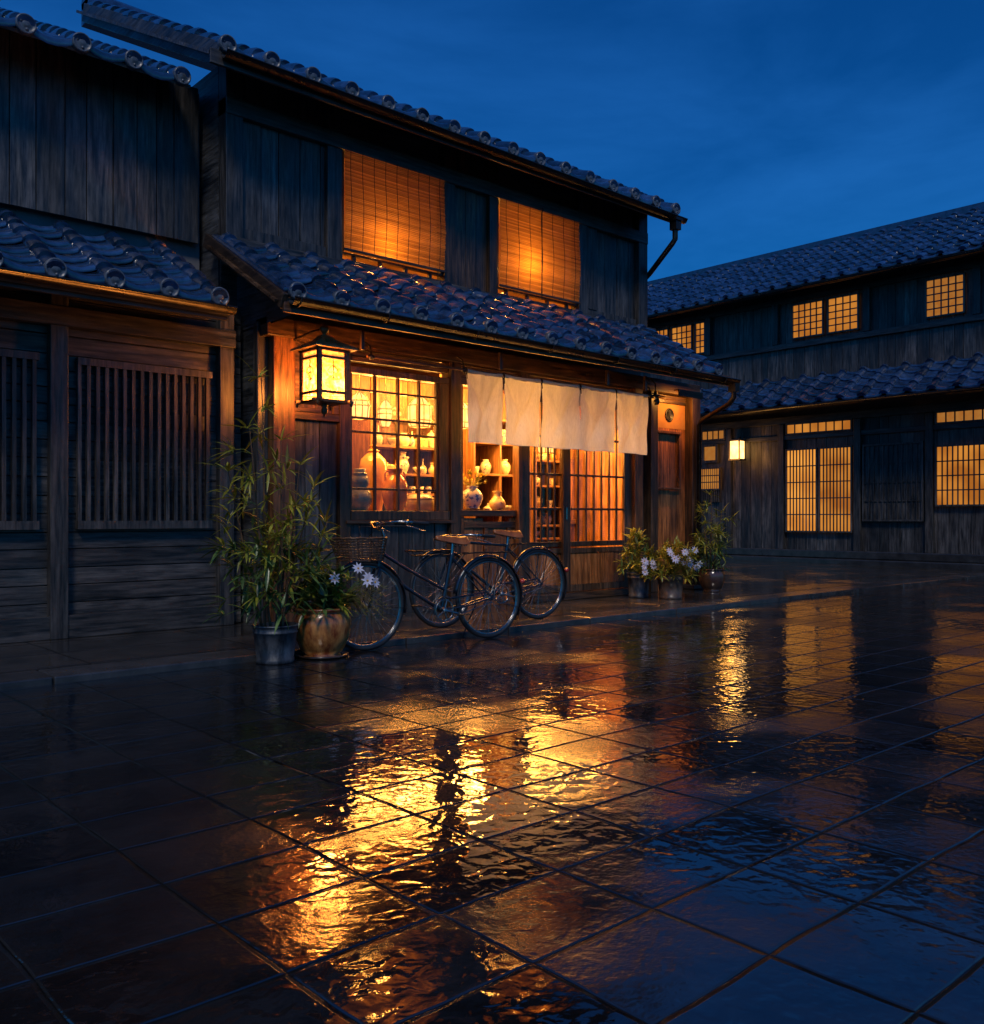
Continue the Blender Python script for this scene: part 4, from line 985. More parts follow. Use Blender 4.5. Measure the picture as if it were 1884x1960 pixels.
def nandina(t, base, stems, rnd, mats=('leaf', 'leaf_dark'), L=.17, W=.022, low=140, lowR=.30, lowZ=(.05, .55), branch=(3, 5)):
    base = V(base); fol = MB(); low_f = MB()
    for (dx, dy, bx, by, h) in stems:
        p0 = base + V((bx, by, 0)); top = base + V((dx, dy, h)); pts = []
        for k in range(9):
            t_ = k / 8; p = p0.lerp(top, t_) + V((math.sin(t_ * 3 + dx * 9) * .015, math.cos(t_ * 4 + dy * 7) * .012, 0)); pts.append(p)
        s = MB(); s.tube(pts, [.0105 - .0065 * k / 8 for k in range(9)], 7)
        for k in range(2, 8):                                                # nodes
            q = pts[k]; s.lathe([(.010 - .0007 * k, -.006), (.0135 - .0008 * k, 0), (.010 - .0007 * k, .006)], q, 7)
        s.build('stem', M['stem'], t)
        whorl(fol, top, (dx * .4, dy * .4, 1), 8, L, W, rnd, (.4, 1.5))
        for k in range(3, 8):
            if h < .5 and k < 4: continue
            for q in range(rnd.randint(*branch) - 1):
                th = rnd.uniform(0, 2 * PI); ln = rnd.uniform(.08, .24) * (1.15 - .08 * k)
                d = V((math.cos(th), math.sin(th), rnd.uniform(.0, .5))).normalized()
                b0 = pts[k]; b1 = b0 + d * ln + V((0, 0, -.01))
                fol.tube([b0, b0.lerp(b1, .5) + V((0, 0, .02)), b1], .0022, 4, cap=False)
                whorl(fol, b1, d + V((0, 0, .15)), rnd.randint(5, 8), L * rnd.uniform(.7, 1.05), W, rnd, (.25, 1.35))
                if ln > .13: whorl(fol, b0.lerp(b1, .55) + V((0, 0, .02)), d, 3, L * .8, W, rnd, (.5, 1.3))
    for k in range(low):
        th = rnd.uniform(0, 2 * PI); rr = lowR * math.sqrt(rnd.random()); z = rnd.uniform(*lowZ)
        p = base + V((rr * math.cos(th), rr * math.sin(th) * .8, z))
        d = V((math.cos(th) * .8, math.sin(th) * .8, rnd.uniform(-.1, .7)))
        whorl(low_f, p, d, rnd.randint(3, 6), L * rnd.uniform(.6, 1.0), W * 1.25, rnd, (.2, 1.4), .5)
    fol.build('foliage', M[mats[0]], t)
    if low: low_f.build('undergrowth', M[mats[1]], t)

rnd = random.Random(11)
bam = pot_thing(3.33, 6.03, 0, bucket(.132, .162, .275), 'zinc', 'tall leafy bamboo like plant in a dark zinc bucket beside the amber daisy pot', 'potted_plant', 'plant')
nandina(bam, (3.33, 6.03, .25), [(-.13, .00, -.05, .02, 1.80), (.06, .02, -.01, -.03, 1.36), (.29, -.05, .05, .0, 1.02), (-.34, .05, -.08, .03, 1.12), (.20, .16, .04, .05, .72), (-.05, -.16, 0, -.06, .66), (.45, .04, .07, .03, .76), (-.26, -.08, -.04, -.04, 1.42), (.15, -.10, .02, -.05, 1.18)], rnd,
        low=85, lowR=.40, lowZ=(.10, .62), L=.21, W=.0215, branch=(2, 3))

def daisy(mb_p, mb_c, p, nrm, r, rnd):
    nrm = V(nrm).normalized(); a = nrm.orthogonal().normalized(); b = nrm.cross(a); n = rnd.choice((8, 8, 9)); off = rnd.uniform(0, 6)
    for k in range(n):
        th = off + 2 * PI * k / n + rnd.uniform(-.1, .1); d = a * math.cos(th) + b * math.sin(th) + nrm * .18
        mb_p.leaf(V(p) + (a * math.cos(th) + b * math.sin(th)) * r * .12, d, nrm, r * rnd.uniform(.85, 1.1), r * .42, .12, 4, .08)
    mb_c.lathe([(r * .2, 0), (r * .2, r * .05), (r * .12, r * .14), (0, r * .17)], V(p), 8, frame=(a, b, nrm))

def flowers(t, pts, r, rnd, stem_from):
    for p, nn in pts:
        pe, ce = MB(), MB(); daisy(pe, ce, p, nn, r * rnd.uniform(.85, 1.1), rnd)
        o = pe.build('flower', M['petal'], t); ce.build('flower_centre', M['pollen'], o)
    s = MB()
    for p, nn in pts: s.tube([stem_from, V(stem_from).lerp(V(p), .6) + V((0, 0, .04)), V(p)], .0025, 4, cap=False)
    s.build('flower_stems', M['leaf_dark'], t)

def bushy(t, c, R, H, n, rnd, mats, L=.11, W=.03):
    c = V(c); fo = {k: MB() for k in mats}
    for k in range(n):
        th = rnd.uniform(0, 2 * PI); e = rnd.uniform(-.15, 1.5); q = rnd.uniform(.45, 1.0)
        d = V((math.cos(th) * math.cos(e), math.sin(th) * math.cos(e), math.sin(e)))
        p = c + V((d.x * R * q, d.y * R * q, max(-.02, d.z * H * q)))
        m = fo[mats[k % len(mats)]]
        m.tube([c, c.lerp(p, .6) + V((0, 0, .03)), p], .0022, 4, cap=False)
        whorl(m, p, d + V((0, 0, .3)), rnd.randint(4, 7), L, W, rnd, (.3, 1.4), .4)
    for k, m in fo.items(): m.build('foliage', M[k], t)

rnd = random.Random(23)
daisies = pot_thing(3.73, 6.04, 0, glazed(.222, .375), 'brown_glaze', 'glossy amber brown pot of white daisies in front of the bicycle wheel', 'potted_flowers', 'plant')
MB().lathe([(0, .004), (.19, .004), (.20, .02), (.185, .024), (.15, .012)], (3.73, 6.04, 0), 30).build('saucer', M['dark_glaze'], daisies)
bushy(daisies, (3.73, 6.04, .37), .27, .30, 95, rnd, ('leaf_dark', 'leaf_dark', 'leaf'), .12, .034)
sp_ = MB()
for k in range(46):                                                      # yellow green sprays hanging over the rim towards the wheel
    th = rnd.uniform(-.9, .55); L_ = rnd.uniform(.14, .40); d = V((math.cos(th), math.sin(th) * .55 - .25, rnd.uniform(-.1, .75)))
    p0 = V((3.82, 6.0, .39)); p1 = p0 + d * L_ * .6 + V((0, 0, .04)); p2 = p0 + d * L_ + V((0, 0, -L_ * .35))
    sp_.tube([p0, p1, p2], .002, 4, cap=False)
    for q in range(7):
        pp = p1.lerp(p2, q / 6.0); sp_.leaf(pp, V((rnd.uniform(-1, 1), rnd.uniform(-1, 1), rnd.uniform(-.4, .6))) + d, V((0, 0, 1)), rnd.uniform(.025, .05), .010, .3, 3)
sp_.build('spray_foliage', M['leaf_gold'], daisies)
flowers(daisies, [((3.71, 5.84, .60), (-.35, -1, .45)), ((3.92, 5.84, .665), (-.3, -1, .6)), ((3.985, 5.80, .60), (-.25, -1, .5)), ((4.06, 5.82, .555), (.1, -1, .1)), ((3.95, 5.76, .575), (-.5, -1, .3))],   .046, rnd, (3.80, 5.98, .38))

rnd = random.Random(31)
p1 = pot_thing(9.27, 6.98, .05, bucket(.135, .165, .30), 'grey_pot', 'round brown stoneware pot of small white flowers, largest by the right post', 'potted_flowers', 'plant')
bushy(p1, (9.27, 6.98, .34), .40, .38, 120, rnd, ('leaf_gold', 'leaf', 'leaf'), .13, .030)
flowers(p1, [((9.10 + rnd.uniform(-.18, .42), 6.70 + rnd.uniform(-.05, .12), .42 + rnd.uniform(0, .26)), (-.6, -1, .4)) for k in range(17)], .046, rnd, (9.27, 6.98, .36))
p2 = pot_thing(9.10, 7.34, .05, bucket(.12, .145, .31), 'zinc', 'grey metal pot with a leafy shrub, half hidden behind the stoneware flower pot', 'potted_flowers', 'plant')
bushy(p2, (9.10, 7.34, .36), .32, .52, 70, rnd, ('leaf_dark', 'leaf'), .13, .03)
flowers(p2, [((8.94 + rnd.uniform(-.1, .2), 7.06, .38 + rnd.uniform(0, .14)), (-.6, -1, .3)) for k in range(6)], .046, rnd, (9.10, 7.34, .36))
p3 = pot_thing(10.55, 7.26, .05, glazed(.18, .31), 'dark_glaze', 'dark brown glazed jar with a feathery bamboo beside the corner post', 'potted_plant', 'plant')
nandina(p3, (10.55, 7.26, .33), [(-.04, .0, -.02, 0, 1.02), (.16, -.05, .03, .0, .78), (-.16, .03, -.03, .02, .62), (.10, .1, .02, .03, .55)], rnd, mats=('leaf', 'leaf_dark'), L=.16, W=.02, low=55, lowR=.24, lowZ=(.0, .34))

# ------------------------------------------------------------------ bicycles (local x: rear hub at 0, front towards -x)
def wheel(t, cx, R, rnd):
    w = MB(); n = 44
    ring = lambda r, y=0: [(cx + r * math.cos(2 * PI * k / n), y, R_C + r * math.sin(2 * PI * k / n)) for k in range(n)]
    R_C = R
    wt = MB(); wt.tube(ring(R - .019), .019, 10, closed=True); tyre = wt.build('wheel', M['rubber'], t)
    rim = MB(); rim.tube(ring(R - .042), .007, 8, closed=True); rim.tube(ring(R - .037, .009), .004, 6, closed=True); rim.tube(ring(R - .037, -.009), .004, 6, closed=True); rim.build('rim', M['chrome'], tyre)
    sp = MB()
    for k in range(36):
        th = 2 * PI * k / 36; s = 1 if k % 2 else -1; off = .42 * (1 if (k // 2) % 2 else -1)
        sp.tube([(cx + .022 * math.cos(th + off * 2.2), s * .028, R + .022 * math.sin(th + off * 2.2)), (cx + (R - .05) * math.cos(th), s * .004, R + (R - .05) * math.sin(th))], .0019, 4, cap=False)
    sp.build('spokes', M['steel'], tyre)
    hb = MB(); hb.lathe([(.008, -.055), (.010, -.034), (.026, -.032), (.026, -.025), (.015, -.02), (.015, .02), (.026, .025), (.026, .032), (.010, .034), (.008, .055)], (cx, 0, R), 14, frame=((1, 0, 0), (0, 0, 1), (0, 1, 0)))
    hb.build('hub', M['steel'], tyre)
    return tyre
def fender(t, cx, R, a0, a1, stays):
    m = MB(); n = 26; q = 6; vs = []
    for k in range(n + 1):
        th = a0 + (a1 - a0) * k / n
        for j in range(q + 1):
            u = -1 + 2 * j / q; rr = R + .026 - .018 * u * u
            vs.append((cx + rr * math.cos(th), .029 * u, R + rr * math.sin(th)))
    m.add(vs, [(k * (q + 1) + j, k * (q + 1) + j + 1, (k + 1) * (q + 1) + j + 1, (k + 1) * (q + 1) + j) for k in range(n) for j in range(q)], True)
    for th in stays:
        for s in (-1, 1): m.tube([(cx, s * .045, R), (cx + (R + .015) * math.cos(th), s * .030, R + (R + .015) * math.sin(th))], .0028, 5)
    o = m.build('mudguard', M['frame_paint'], t); so = o.modifiers.new('sheet', 'SOLIDIFY'); so.thickness = .002
    return o
def bicycle(loc, yaw, label, kind, FX, R=.35):
    t = thing('bicycle', (0, 0, 0), label, 'bicycle', 'bicycles parked at the kerb', local=True)
    rnd = random.Random(3)
    wheel(t, 0, R, rnd); wheel(t, FX, R, rnd)
    fender(t, 0, R, math.radians(-28), math.radians(172), (math.radians(-18), math.radians(35)))
    fender(t, FX, R, math.radians(-12), math.radians(128), (math.radians(-6),))
    BB = V((-.50, 0, .275)); SC = V((-.385, 0, .735)); HT = V((FX + .155, 0, .80)); HB = V((FX + .115, 0, .665))
    f = MB()
    f.tube([BB, SC], .0155, 12); f.tube([HT, HB], .019, 12)
    if kind == 'step':
        f.tube([HT.lerp(HB, .25), V((FX + .40, 0, .62)), BB.lerp(SC, .36)], .014, 12)
        f.tube([HB.lerp(HT, .15), V((FX + .38, 0, .475)), BB], .016, 12)
    else:
        f.tube([HT.lerp(HB, .15), V((SC.x, 0, SC.z - .005))], .0145, 12); f.tube([HB, BB], .016, 12)
    for s in (-1, 1):
        f.tube([BB + V((0, s * .02, 0)), V((-.25, s * .035, .30)), V((0, s * .055, R))], .009, 8)
        f.tube([SC + V((0, s * .012, -.03)), V((-.2, s * .035, .55)), V((0, s * .055, R))], .0075, 8)
    f.lathe([(.022, -.035), (.024, -.03), (.024, .03), (.022, .035)], BB, 14, frame=((1, 0, 0), (0, 0, 1), (0, 1, 0)))
    f.lathe([(.020, 0), (.021, .02), (.018, .022)], SC - V((0, 0, .01)), 12)
    f.build('frame', M['frame_paint'], t)
    fk = MB()
    for s in (-1, 1): fk.tube([HB + V((0, s * .01, -.01)), HB + V((-.012, s * .040, -.035)), V((FX + .045, s * .048, .48)), V((FX + .01, s * .052, .40)), V((FX, s * .052, R))], [.012, .012, .0105, .009, .008], 8)
    fk.lathe([(.021, -.01), (.023, 0), (.021, .012)], HB, 12)
    fk.build('fork', M['frame_paint'], t)
    # seat post and saddle
    sd = MB(); ST = SC + V((.012, 0, .085)) if kind == 'step' else SC + V((.012, 0, .07))
    outline = [(-.165, .014), (-.155, .024), (-.10, .028), (-.03, .040), (.04, .072), (.085, .092), (.125, .088), (.142, .05)]
    zc = lambda x: ST.z + .062 + .010 * math.cos((x + .16) * 9) + (.012 if x > .07 else 0) * ((x - .07) / .07)
    vs = []; m_ = 10
    xs = [-.172] + [o[0] for o in outline] + [.150]; ws = [.003] + [o[1] for o in outline] + [.004]
    for x, w in zip(xs, ws):
        for j in range(m_ + 1):
            u = -1 + 2 * j / m_; drop = .050 * (abs(u) ** 2.2) * (min(w, .05) / .05 + .30)
            vs.append((ST.x + x, w * u, zc(x) - drop - (.012 if x in (xs[0], xs[-1]) else 0)))
    sd.add(vs, [(k * (m_ + 1) + j, k * (m_ + 1) + j + 1, (k + 1) * (m_ + 1) + j + 1, (k + 1) * (m_ + 1) + j) for k in range(len(xs) - 1) for j in range(m_)], True)
    so_ = sd.build('saddle', M['leather'], t); q = so_.modifiers.new('leather', 'SOLIDIFY'); q.thickness = .006; sub = so_.modifiers.new('round', 'SUBSURF'); sub.levels = sub.render_levels = 1
    rl = MB()
    for s in (-1, 1):
        rl.tube([(ST.x - .15, s * .012, ST.z + .045), (ST.x - .05, s * .022, ST.z + .018), (ST.x + .06, s * .03, ST.z + .014), (ST.x + .12, s * .055, ST.z + .035)], .0045, 6)
        for c in (.05, .105): rl.tube([(ST.x + c + .016 * math.cos(a), s * .040 + .014 * math.sin(a), ST.z - .012 + .0016 * k) for k, a in enumerate([PI * .4 * k for k in range(26)])], .003, 5)
    rl.build('saddle_spring', M['chrome'], so_)
    MB().tube([SC, ST + V((0, 0, .02))], .0128, 12).build('seat_post', M['chrome'], t)
    # handlebar
    hbz = .985 if kind == 'step' else .80
    stem = V((FX + .175, 0, hbz - .03)) if kind == 'step' else V((FX + .17, 0, hbz - .02))
    h = MB(); h.tube([HT, stem + V((-.002, 0, -.05)), stem + V((-.025, 0, .0)), stem + V((-.055, 0, .0))], .0115, 10)
    ctr = stem + V((-.055, 0, .005))
    for s in (-1, 1):
        h.tube([ctr, ctr + V((-.012, s * .05, .006)), ctr + V((.0, s * .12, .045)), ctr + V((.075, s * .205, .052)), ctr + V((.16, s * .245, .045)), ctr + V((.29, s * .265, .035))], .0112, 10)
    hb = h.build('handlebar', M['chrome'], t)
    for s in (-1, 1):
        MB().tube([ctr + V((.165, s * .247, .0445)), ctr + V((.30, s * .267, .034))], .0165, 12).build('grip', M['rubber'], hb)
        b = MB(); b.tube([ctr + V((.12, s * .228, .045)), ctr + V((.125, s * .225, .018)), ctr + V((.19, s * .245, .0)), ctr + V((.27, s * .262, -.030))], .0055, 6); b.lathe([(.0, -.014), (.017, -.012), (.017, .012), (0, .014)], ctr + V((.125, s * .229, .045)), 10, frame=((0, 0, 1), (0, 1, 0), (1, 0, 0)))
        b.build('brake_lever', M['chrome'], hb)
    cb = MB()
    for s in (-1, 1): cb.tube([ctr + V((.115, s * .225, .015)), ctr + V((-.09, s * .15, .02)), ctr + V((-.12, s * .06, -.06)), ctr + V((-.02, s * .01, -.16)), HB + V((-.02, 0, .02))], .0035, 6)
    cb.build('brake_cable', M['rubber'], hb)
    # crank, chain ring and pedals
    ck = MB(); fr_ = ((1, 0, 0), (0, 0, 1), (0, -1, 0))
    ck.tube([BB + V((.088 * math.cos(2 * PI * k / 30), -.045, .088 * math.sin(2 * PI * k / 30))) for k in range(30)], .006, 6, closed=True)
    for k in range(5): ck.tube([BB + V((0, -.045, 0)), BB + V((.085 * math.cos(k * 1.2566), -.045, .085 * math.sin(k * 1.2566)))], .006, 5)
    ck.lathe([(.022, .03), (.022, .062), (.014, .068), (0, .068)], BB, 14, frame=fr_)
    a = math.radians(-14)
    ck.tube([BB + V((0, -.06, 0)), BB + V((.165 * math.cos(a), -.066, .165 * math.sin(a)))], .009, 8); ck.tube([BB + V((0, .05, 0)), BB + V((-.165 * math.cos(a), .06, -.165 * math.sin(a)))], .009, 8)
    ck.tube([BB + V((-.02, -.045, .088)), V((.0, -.045, R + .035))], .004, 5); ck.tube([BB + V((-.02, -.045, -.088)), V((.0, -.045, R - .035))], .004, 5)
    cr_ = ck.build('crankset', M['chrome'] if kind == 'step' else M['steel'], t)
    for s, c in ((-1, 1), (1, -1)):
        p = BB + V((c * .165 * math.cos(a), s * .115, c * .165 * math.sin(a)))
        m = MB(); m.box(p.x - .045, p.x + .045, p.y - .04, p.y + .04, p.z - .006, p.z + .006); m.tube([p + V((0, -s * .05, 0)), p], .006, 6); m.build('pedal', M['rubber'], cr_, bevel=.003)
    # chain guard along the lower run
    cg = MB(); cg.tube([BB + V((-.11 * math.cos(q), -.052, .11 * math.sin(q))) for q in [PI * .75 * (k / 10) - .3 for k in range(11)]] + [V((-.06, -.052, R + .055))], .008, 6); cg.build('chain_guard', M['frame_paint'], t)
    # rack
    rk = MB()
    for s in (-1, 1):
        rk.tube([(-.30, s * .05, .735), (-.22, s * .06, .745), (.22, s * .06, .745), (.235, s * .03, .745)], .006, 6)
        rk.tube([(0, s * .06, R), (.09, s * .06, .74)], .005, 6); rk.tube([(-.36, s * .03, .66), (-.28, s * .05, .738)], .005, 6)
    for x in (-.2, -.1, 0, .1, .2): rk.tube([(x, -.06, .745), (x, .06, .745)], .0045, 6)
    rk.tube([(-.25, 0, .748), (.23, 0, .748)], .0045, 6); rk.build('rear_rack', M['metal'], t)
    tl = MB(); th = math.radians(18); p = V(((R + .05) * math.cos(th), 0, R + (R + .05) * math.sin(th)))
    tl.lathe([(.0, -.02), (.018, -.015), (.024, .0), (.022, .016), (.012, .026), (0, .028)], p, 14, frame=((0, 1, 0), (-math.sin(th), 0, math.cos(th)), (math.cos(th), 0, math.sin(th)))); tl.build('tail_light', M['red_lens'], t)
    ks = MB()
    ks.tube([(-.10, .045, R - .05), (-.13, .10, .18), (-.16, .17, .012)], .007, 6); ks.build('kickstand', M['frame_paint'], t)
    # basket
    bk = MB(); bx0, bx1, z0, z1 = (FX - .245, FX + .13, .715, .885) if kind == 'step' else (FX - .30, FX + .06, .66, .70)
    def ringp(f_, z):
        e = .045 * f_; pts = []
        X0, X1, Yh = bx0 - e + .03, bx1 + e * .4 - .01, .145 + e
        for k in range(32):
            a_ = 2 * PI * k / 32; ca, sa = math.cos(a_), math.sin(a_)
            px = (X0 + X1) / 2 + (X1 - X0) / 2 * math.copysign(abs(ca) ** .6, ca); py = Yh * math.copysign(abs(sa) ** .6, sa)
            pts.append(V((px, py, z + .004 * math.sin(k * 2.1 + z * 90))))
        return pts
    nr = 9 if kind == 'step' else 2
    R_ = [ringp(k / (nr - 1), z0 + (z1 - z0) * k / (nr - 1)) for k in range(nr)]
    for k, rr in enumerate(R_): bk.tube(rr, .0075 if k == nr - 1 else .0042, 6, closed=True)
    for q in range(0, 32, 1 if kind == 'step' else 4): bk.tube([R_[k][q] for k in range(nr)], .0036, 5)
    for q in range(0, 16): bk.tube([R_[0][q], R_[0][(32 - q) % 32]], .003, 5)
    bk.build('basket' if kind == 'step' else 'front_carrier', M['wicker'] if kind == 'step' else M['metal'], t)
    t.location = loc; t.rotation_euler = (math.radians(-1.5), 0, yaw)
    return t
bicycle((5.36, 5.97, 0), math.radians(-4), 'black step through bicycle with a wicker front basket, parked nearest the street', 'step', -1.22, .352)
bicycle((6.42, 6.42, .05), math.radians(-4), 'second black bicycle with a level top bar, standing behind the basket bicycle', 'diamond', -1.16, .345)

# ------------------------------------------------------------------ house across the side street (its front runs along y)
NX = 19.0
nh = thing('neighbour_house', (NX, 11, 0), 'blue grey tiled two storey house with lit lattice windows across the side street', 'building')
def nbox(x0, x1, y0, y1, z0, z1, name, mat, bevel=.006, parent=nh): return MB().box(x0, x1, y0, y1, z0, z1).build(name, M[mat], parent, bevel=bevel)
YA, YB = 1.0, 20.0
b = MB(); planks(b, YA, YB, .3, 3.3, NX + .05, .24, axis='y', seed=71); planks(b, YA, YB, 4.0, 6.2, NX + .05, .22, axis='y', seed=72); b.build('plank_wall', M['dark_v'], nh)
MB().box(NX + .08, NX + 5.0, YA, YB, .0, 6.2).build('wall', M['grey_plaster'], nh)
nbox(NX - .02, NX + .06, YA, YB, 5.90, 6.02, 'wall_beam', 'dark_y'); nbox(NX - .03, NX + .06, YA, YB, 4.86, 4.98, 'wall_beam', 'dark_y'); nbox(NX - .03, NX + .06, YA, YB, 3.16, 3.32, 'wall_beam', 'dark_y'); nbox(NX - .02, NX + .06, YA, YB, 2.80, 2.90, 'wall_beam', 'dark_y')
nbox(NX - .35, NX + .05, YA, YB, .0, .16, 'stone_step', 'stone', .02); nbox(NX - .12, NX + .05, YA, YB, .162, .33, 'stone_step', 'stone', .02)
def npost(y, z0=.33, z1=3.15): nbox(NX - .05, NX + .10, y - .075, y + .075, z0, z1, 'post', 'dark_v')
for y in (16.3, 14.9, 12.58, 11.2, 9.4, 7.9, 6.4, 4.6): npost(y)
for y in (15.0, 13.17, 11.35, 9.2, 7.0, 5.0): npost(y, 4.985, 5.895)
def nwindow(y0, y1, z0, z1, mat, nv, nhz, frame=.035, depth=.02):
    f = MB(); x = NX - depth
    f.box(x - .02, x + .03, y0 - frame, y1 + frame, z0 - frame, z0).box(x - .02, x + .03, y0 - frame, y1 + frame, z1, z1 + frame)
    f.box(x - .018, x + .03, y0 - frame, y0, z0, z1).box(x - .018, x + .03, y1, y1 + frame, z0, z1)
    for k in range(1, nv): y = y0 + (y1 - y0) * k / nv; f.box(x - .006, x + .014, y - .012, y + .012, z0, z1)
    for k in range(1, nhz): z = z0 + (z1 - z0) * k / nhz; f.box(x - .004, x + .012, y0, y1, z - .012, z + .012)
    w = f.build('window', M['dark_v'], nh)
    MB().box(x + .018, x + .024, y0, y1, z0, z1).build('pane', M[mat], w)
for (a, c, k) in ((14.38, 14.88, 4), (13.66, 14.24, 4), (13.28, 13.52, 2)): nwindow(a, c, 5.08, 5.80, 'far_window', k, 5)
for (a, c, k) in ((10.2, 10.9, 5), (9.4, 10.05, 4), (7.25, 7.95, 5), (5.2, 5.9, 4)): nwindow(a, c, 5.08, 5.80, 'far_window' if c > 9 else 'dim_paper', k, 5)
# ground floor, bay by bay
for (a, c) in ((12.72, 13.5), (13.56, 14.8)): nwindow(a, c, 2.94, 3.13, 'dim_paper', 5, 1)
nwindow(12.95, 13.28, 2.43, 2.76, 'dim_paper', 1, 1, .06)
nwindow(12.86, 13.55, 1.74, 2.22, 'far_bright', 12, 3); nwindow(13.7, 14.75, 1.74, 2.22, 'far_bright', 14, 3)
b = MB(); k = 12.86
while k < 14.8: b.box(NX - .03, NX + .02, k, k + .022, 1.42, 1.70); k += .058
b.build('lattice', M['dark_v'], nh)
nwindow(10.35, 11.05, .75, 2.55, 'far_bright', 9, 5); nwindow(9.55, 10.25, .75, 2.55, 'far_window', 9, 5); nwindow(9.55, 11.05, 2.94, 3.13, 'far_window', 8, 1)
nwindow(8.05, 9.25, 1.0, 2.55, 'dark_v', 12, 4); nwindow(6.55, 7.75, 1.3, 2.45, 'far_window', 12, 4); nwindow(6.55, 7.75, 2.94, 3.13, 'dim_paper', 7, 1)
nwindow(4.75, 6.25, 1.0, 2.55, 'dim_paper', 14, 4)
# roofs
su = math.atan2(.66, 1.0); u2 = V((math.cos(su), 0, math.sin(su)))
t = MB(); tile_field(t, (NX - 1.0, YA, 3.46), (0, 1, 0), u2, YB - YA, 1.22, sp=.46, rl=.30, r=.085, seed=80, npan=5); pr = t.build('pent_roof', M['tile'], nh)
nbox(NX - .98, NX - .95, YA, YB, 3.36, 3.46, 'fascia', 'dark_y')
MB().beam((NX - .46, YA, 3.71), (NX - .46, YB, 3.71), 1.2, .03, (-math.sin(su), 0, math.cos(su))).build('soffit', M['dark_y'], nh)
su2 = math.atan2(1.62, 2.9); u3 = V((math.cos(su2), 0, math.sin(su2)))
t = MB(); tile_field(t, (NX - .7, YA, 6.07), (0, 1, 0), u3, YB - YA, 3.36, sp=.40, rl=.28, r=.07, seed=81, npan=4); mr_ = t.build('main_roof', M['tile'], nh)
MB().box(NX + 2.1, NX + 2.4, YA - .1, YB, 7.62, 7.82).build('ridge', M['tile'], mr_, bevel=.03)
nbox(NX - .68, NX - .64, YA, YB, 5.98, 6.07, 'fascia', 'dark_y')
MB().beam((NX + .55, YA, 6.72), (NX + .55, YB, 6.72), 2.9, .04, (-math.sin(su2), 0, math.cos(su2))).build('soffit', M['dark_y'], nh)
gutter(YA, YB, NX - 1.06, 3.42, 3.42, parent=nh, axis='y'); gutter(YA, YB, NX - .76, 6.03, 6.03, parent=nh, axis='y')
# lantern on that house
fl_ = thing('wall_lantern', (NX - .2, 12.28, 2.4), 'bright box lantern on a post of the house across the side street', 'lantern')
m = MB(); m.box(NX - .30, NX - .08, 12.12, 12.36, 2.42, 2.83); m.build('shade', M['far_lantern'], fl_)
m = MB()
for (x, y) in ((NX - .31, 12.11), (NX - .07, 12.11), (NX - .31, 12.37), (NX - .07, 12.37)): m.box(x - .012, x + .012, y - .012, y + .012, 2.38, 2.87)
m.box(NX - .33, NX - .05, 12.09, 12.39, 2.836, 2.87).box(NX - .33, NX - .05, 12.09, 12.39, 2.38, 2.414); m.beam((NX - .19, 12.24, 2.87), (NX - .03, 12.24, 2.95), .03, .03)
m.build('frame', M['dark_v'], fl_)
point('bulb', (NX - .55, 12.24, 2.5), 14, .2, parent=fl_)

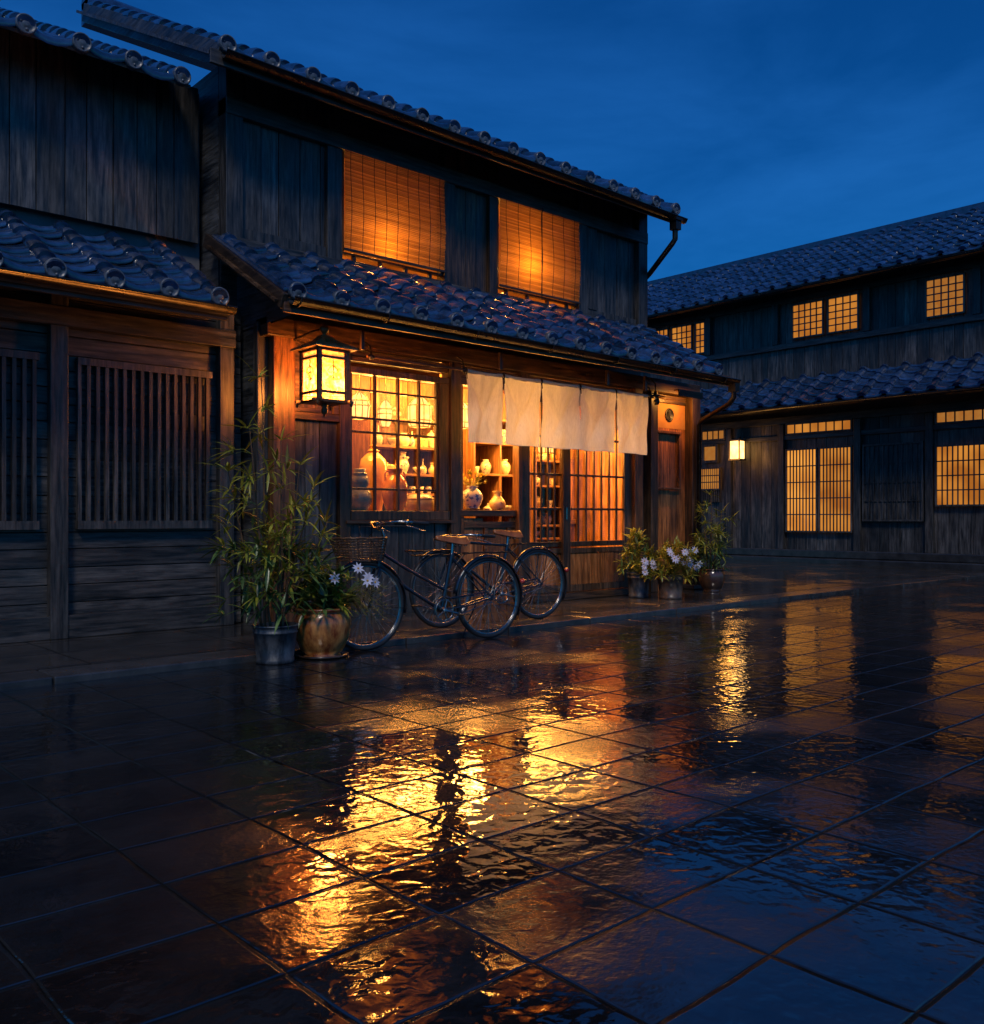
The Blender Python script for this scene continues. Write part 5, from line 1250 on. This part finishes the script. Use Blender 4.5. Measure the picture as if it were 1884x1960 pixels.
# ------------------------------------------------------------------ house on the other side, darker, next to the shop
lh = thing('neighbour_house', (2.0, 8.1, 0), 'dark unlit wooden house with clapboards standing beside the zinc bucket plant', 'building')
def lbox(x0, x1, y0, y1, z0, z1, name, mat, bevel=.006): return MB().box(x0, x1, y0, y1, z0, z1).build(name, M[mat], lh, bevel=bevel)
LYF = 8.05
b = MB(); planks(b, -3.0, 4.10, .05, 3.0, LYF + .03, .145, horiz=True, seed=90, dep=.03); b.build('clapboard_wall', M['dark_h'], lh, bevel=.004)
b = MB(); planks(b, -3.0, 3.9, 3.7, 5.2, LYF + .5, .2, seed=91); b.build('plank_wall', M['dark_v'], lh, bevel=.004)
MB().box(-3.0, 3.95, LYF + .6, 13, .0, 5.2).build('wall', M['grey_plaster'], lh)
for x in (3.92, 2.45, .9, -.6): lbox(x - .07, x + .07, LYF - .06, LYF + .08, .05, 3.0, 'post', 'dark_v')
lbox(-3, 4.0, LYF - .08, LYF + .02, 2.62, 2.78, 'wall_beam', 'dark_h'); lbox(-3, 4.0, LYF - .045, LYF + .025, .05, .24, 'wall_beam', 'dark_h')
for (x0, x1) in ((2.60, 3.78), (1.05, 2.30)):
    f = MB(); f.box(x0, x1, LYF - .05, LYF + .02, .95, 1.02).box(x0, x1, LYF - .05, LYF + .02, 2.32, 2.38)
    k = x0
    while k < x1: f.box(k, k + .03, LYF - .04, LYF - .0, 1.02, 2.32); k += .075
    w = f.build('lattice_window', M['dark_v'], lh)
b = MB(); t = MB(); lsu = math.atan2(.62, 1.15); lu = V((0, math.cos(lsu), math.sin(lsu)))
tile_field(t, (-3.0, LYF - .75, 2.86), (1, 0, 0), lu, 6.51, 1.45, seed=93, npan=5); lp = t.build('pent_roof', M['tile'], lh)
for i in range(9, 16): cap_at(V((-3.0 + i * .434, LYF - .765, 2.90)), (0, -1, -.05), lp)
MB().beam((-3, LYF - .1, 3.12), (3.6, LYF - .1, 3.12), 1.5, .03, (0, -math.sin(lsu), math.cos(lsu))).build('soffit', M['dark_h'], lh)
lbox(-3, 3.6, LYF - .72, LYF - .69, 2.72, 2.86, 'fascia', 'dark_h')
lmu = math.radians(26); lm = V((0, math.cos(lmu), math.sin(lmu)))
t = MB(); tile_field(t, (-3.0, LYF + .0, 4.98), (1, 0, 0), lm, 6.51, 3.2, seed=94, npan=5); lr = t.build('main_roof', M['tile'], lh)
for i in range(9, 16): cap_at(V((-3.0 + i * .434, LYF - .015, 5.02)), (0, -1, -.05), lr)
MB().beam((-3, LYF + 1.5, 4.95 + 1.5 * math.tan(lmu)), (3.6, LYF + 1.5, 4.95 + 1.5 * math.tan(lmu)), 3.3, .03, (0, -math.sin(lmu), math.cos(lmu))).build('soffit', M['dark_h'], lh)
gutter(-3, 3.62, LYF - .8, 2.83, 2.81, parent=lh)
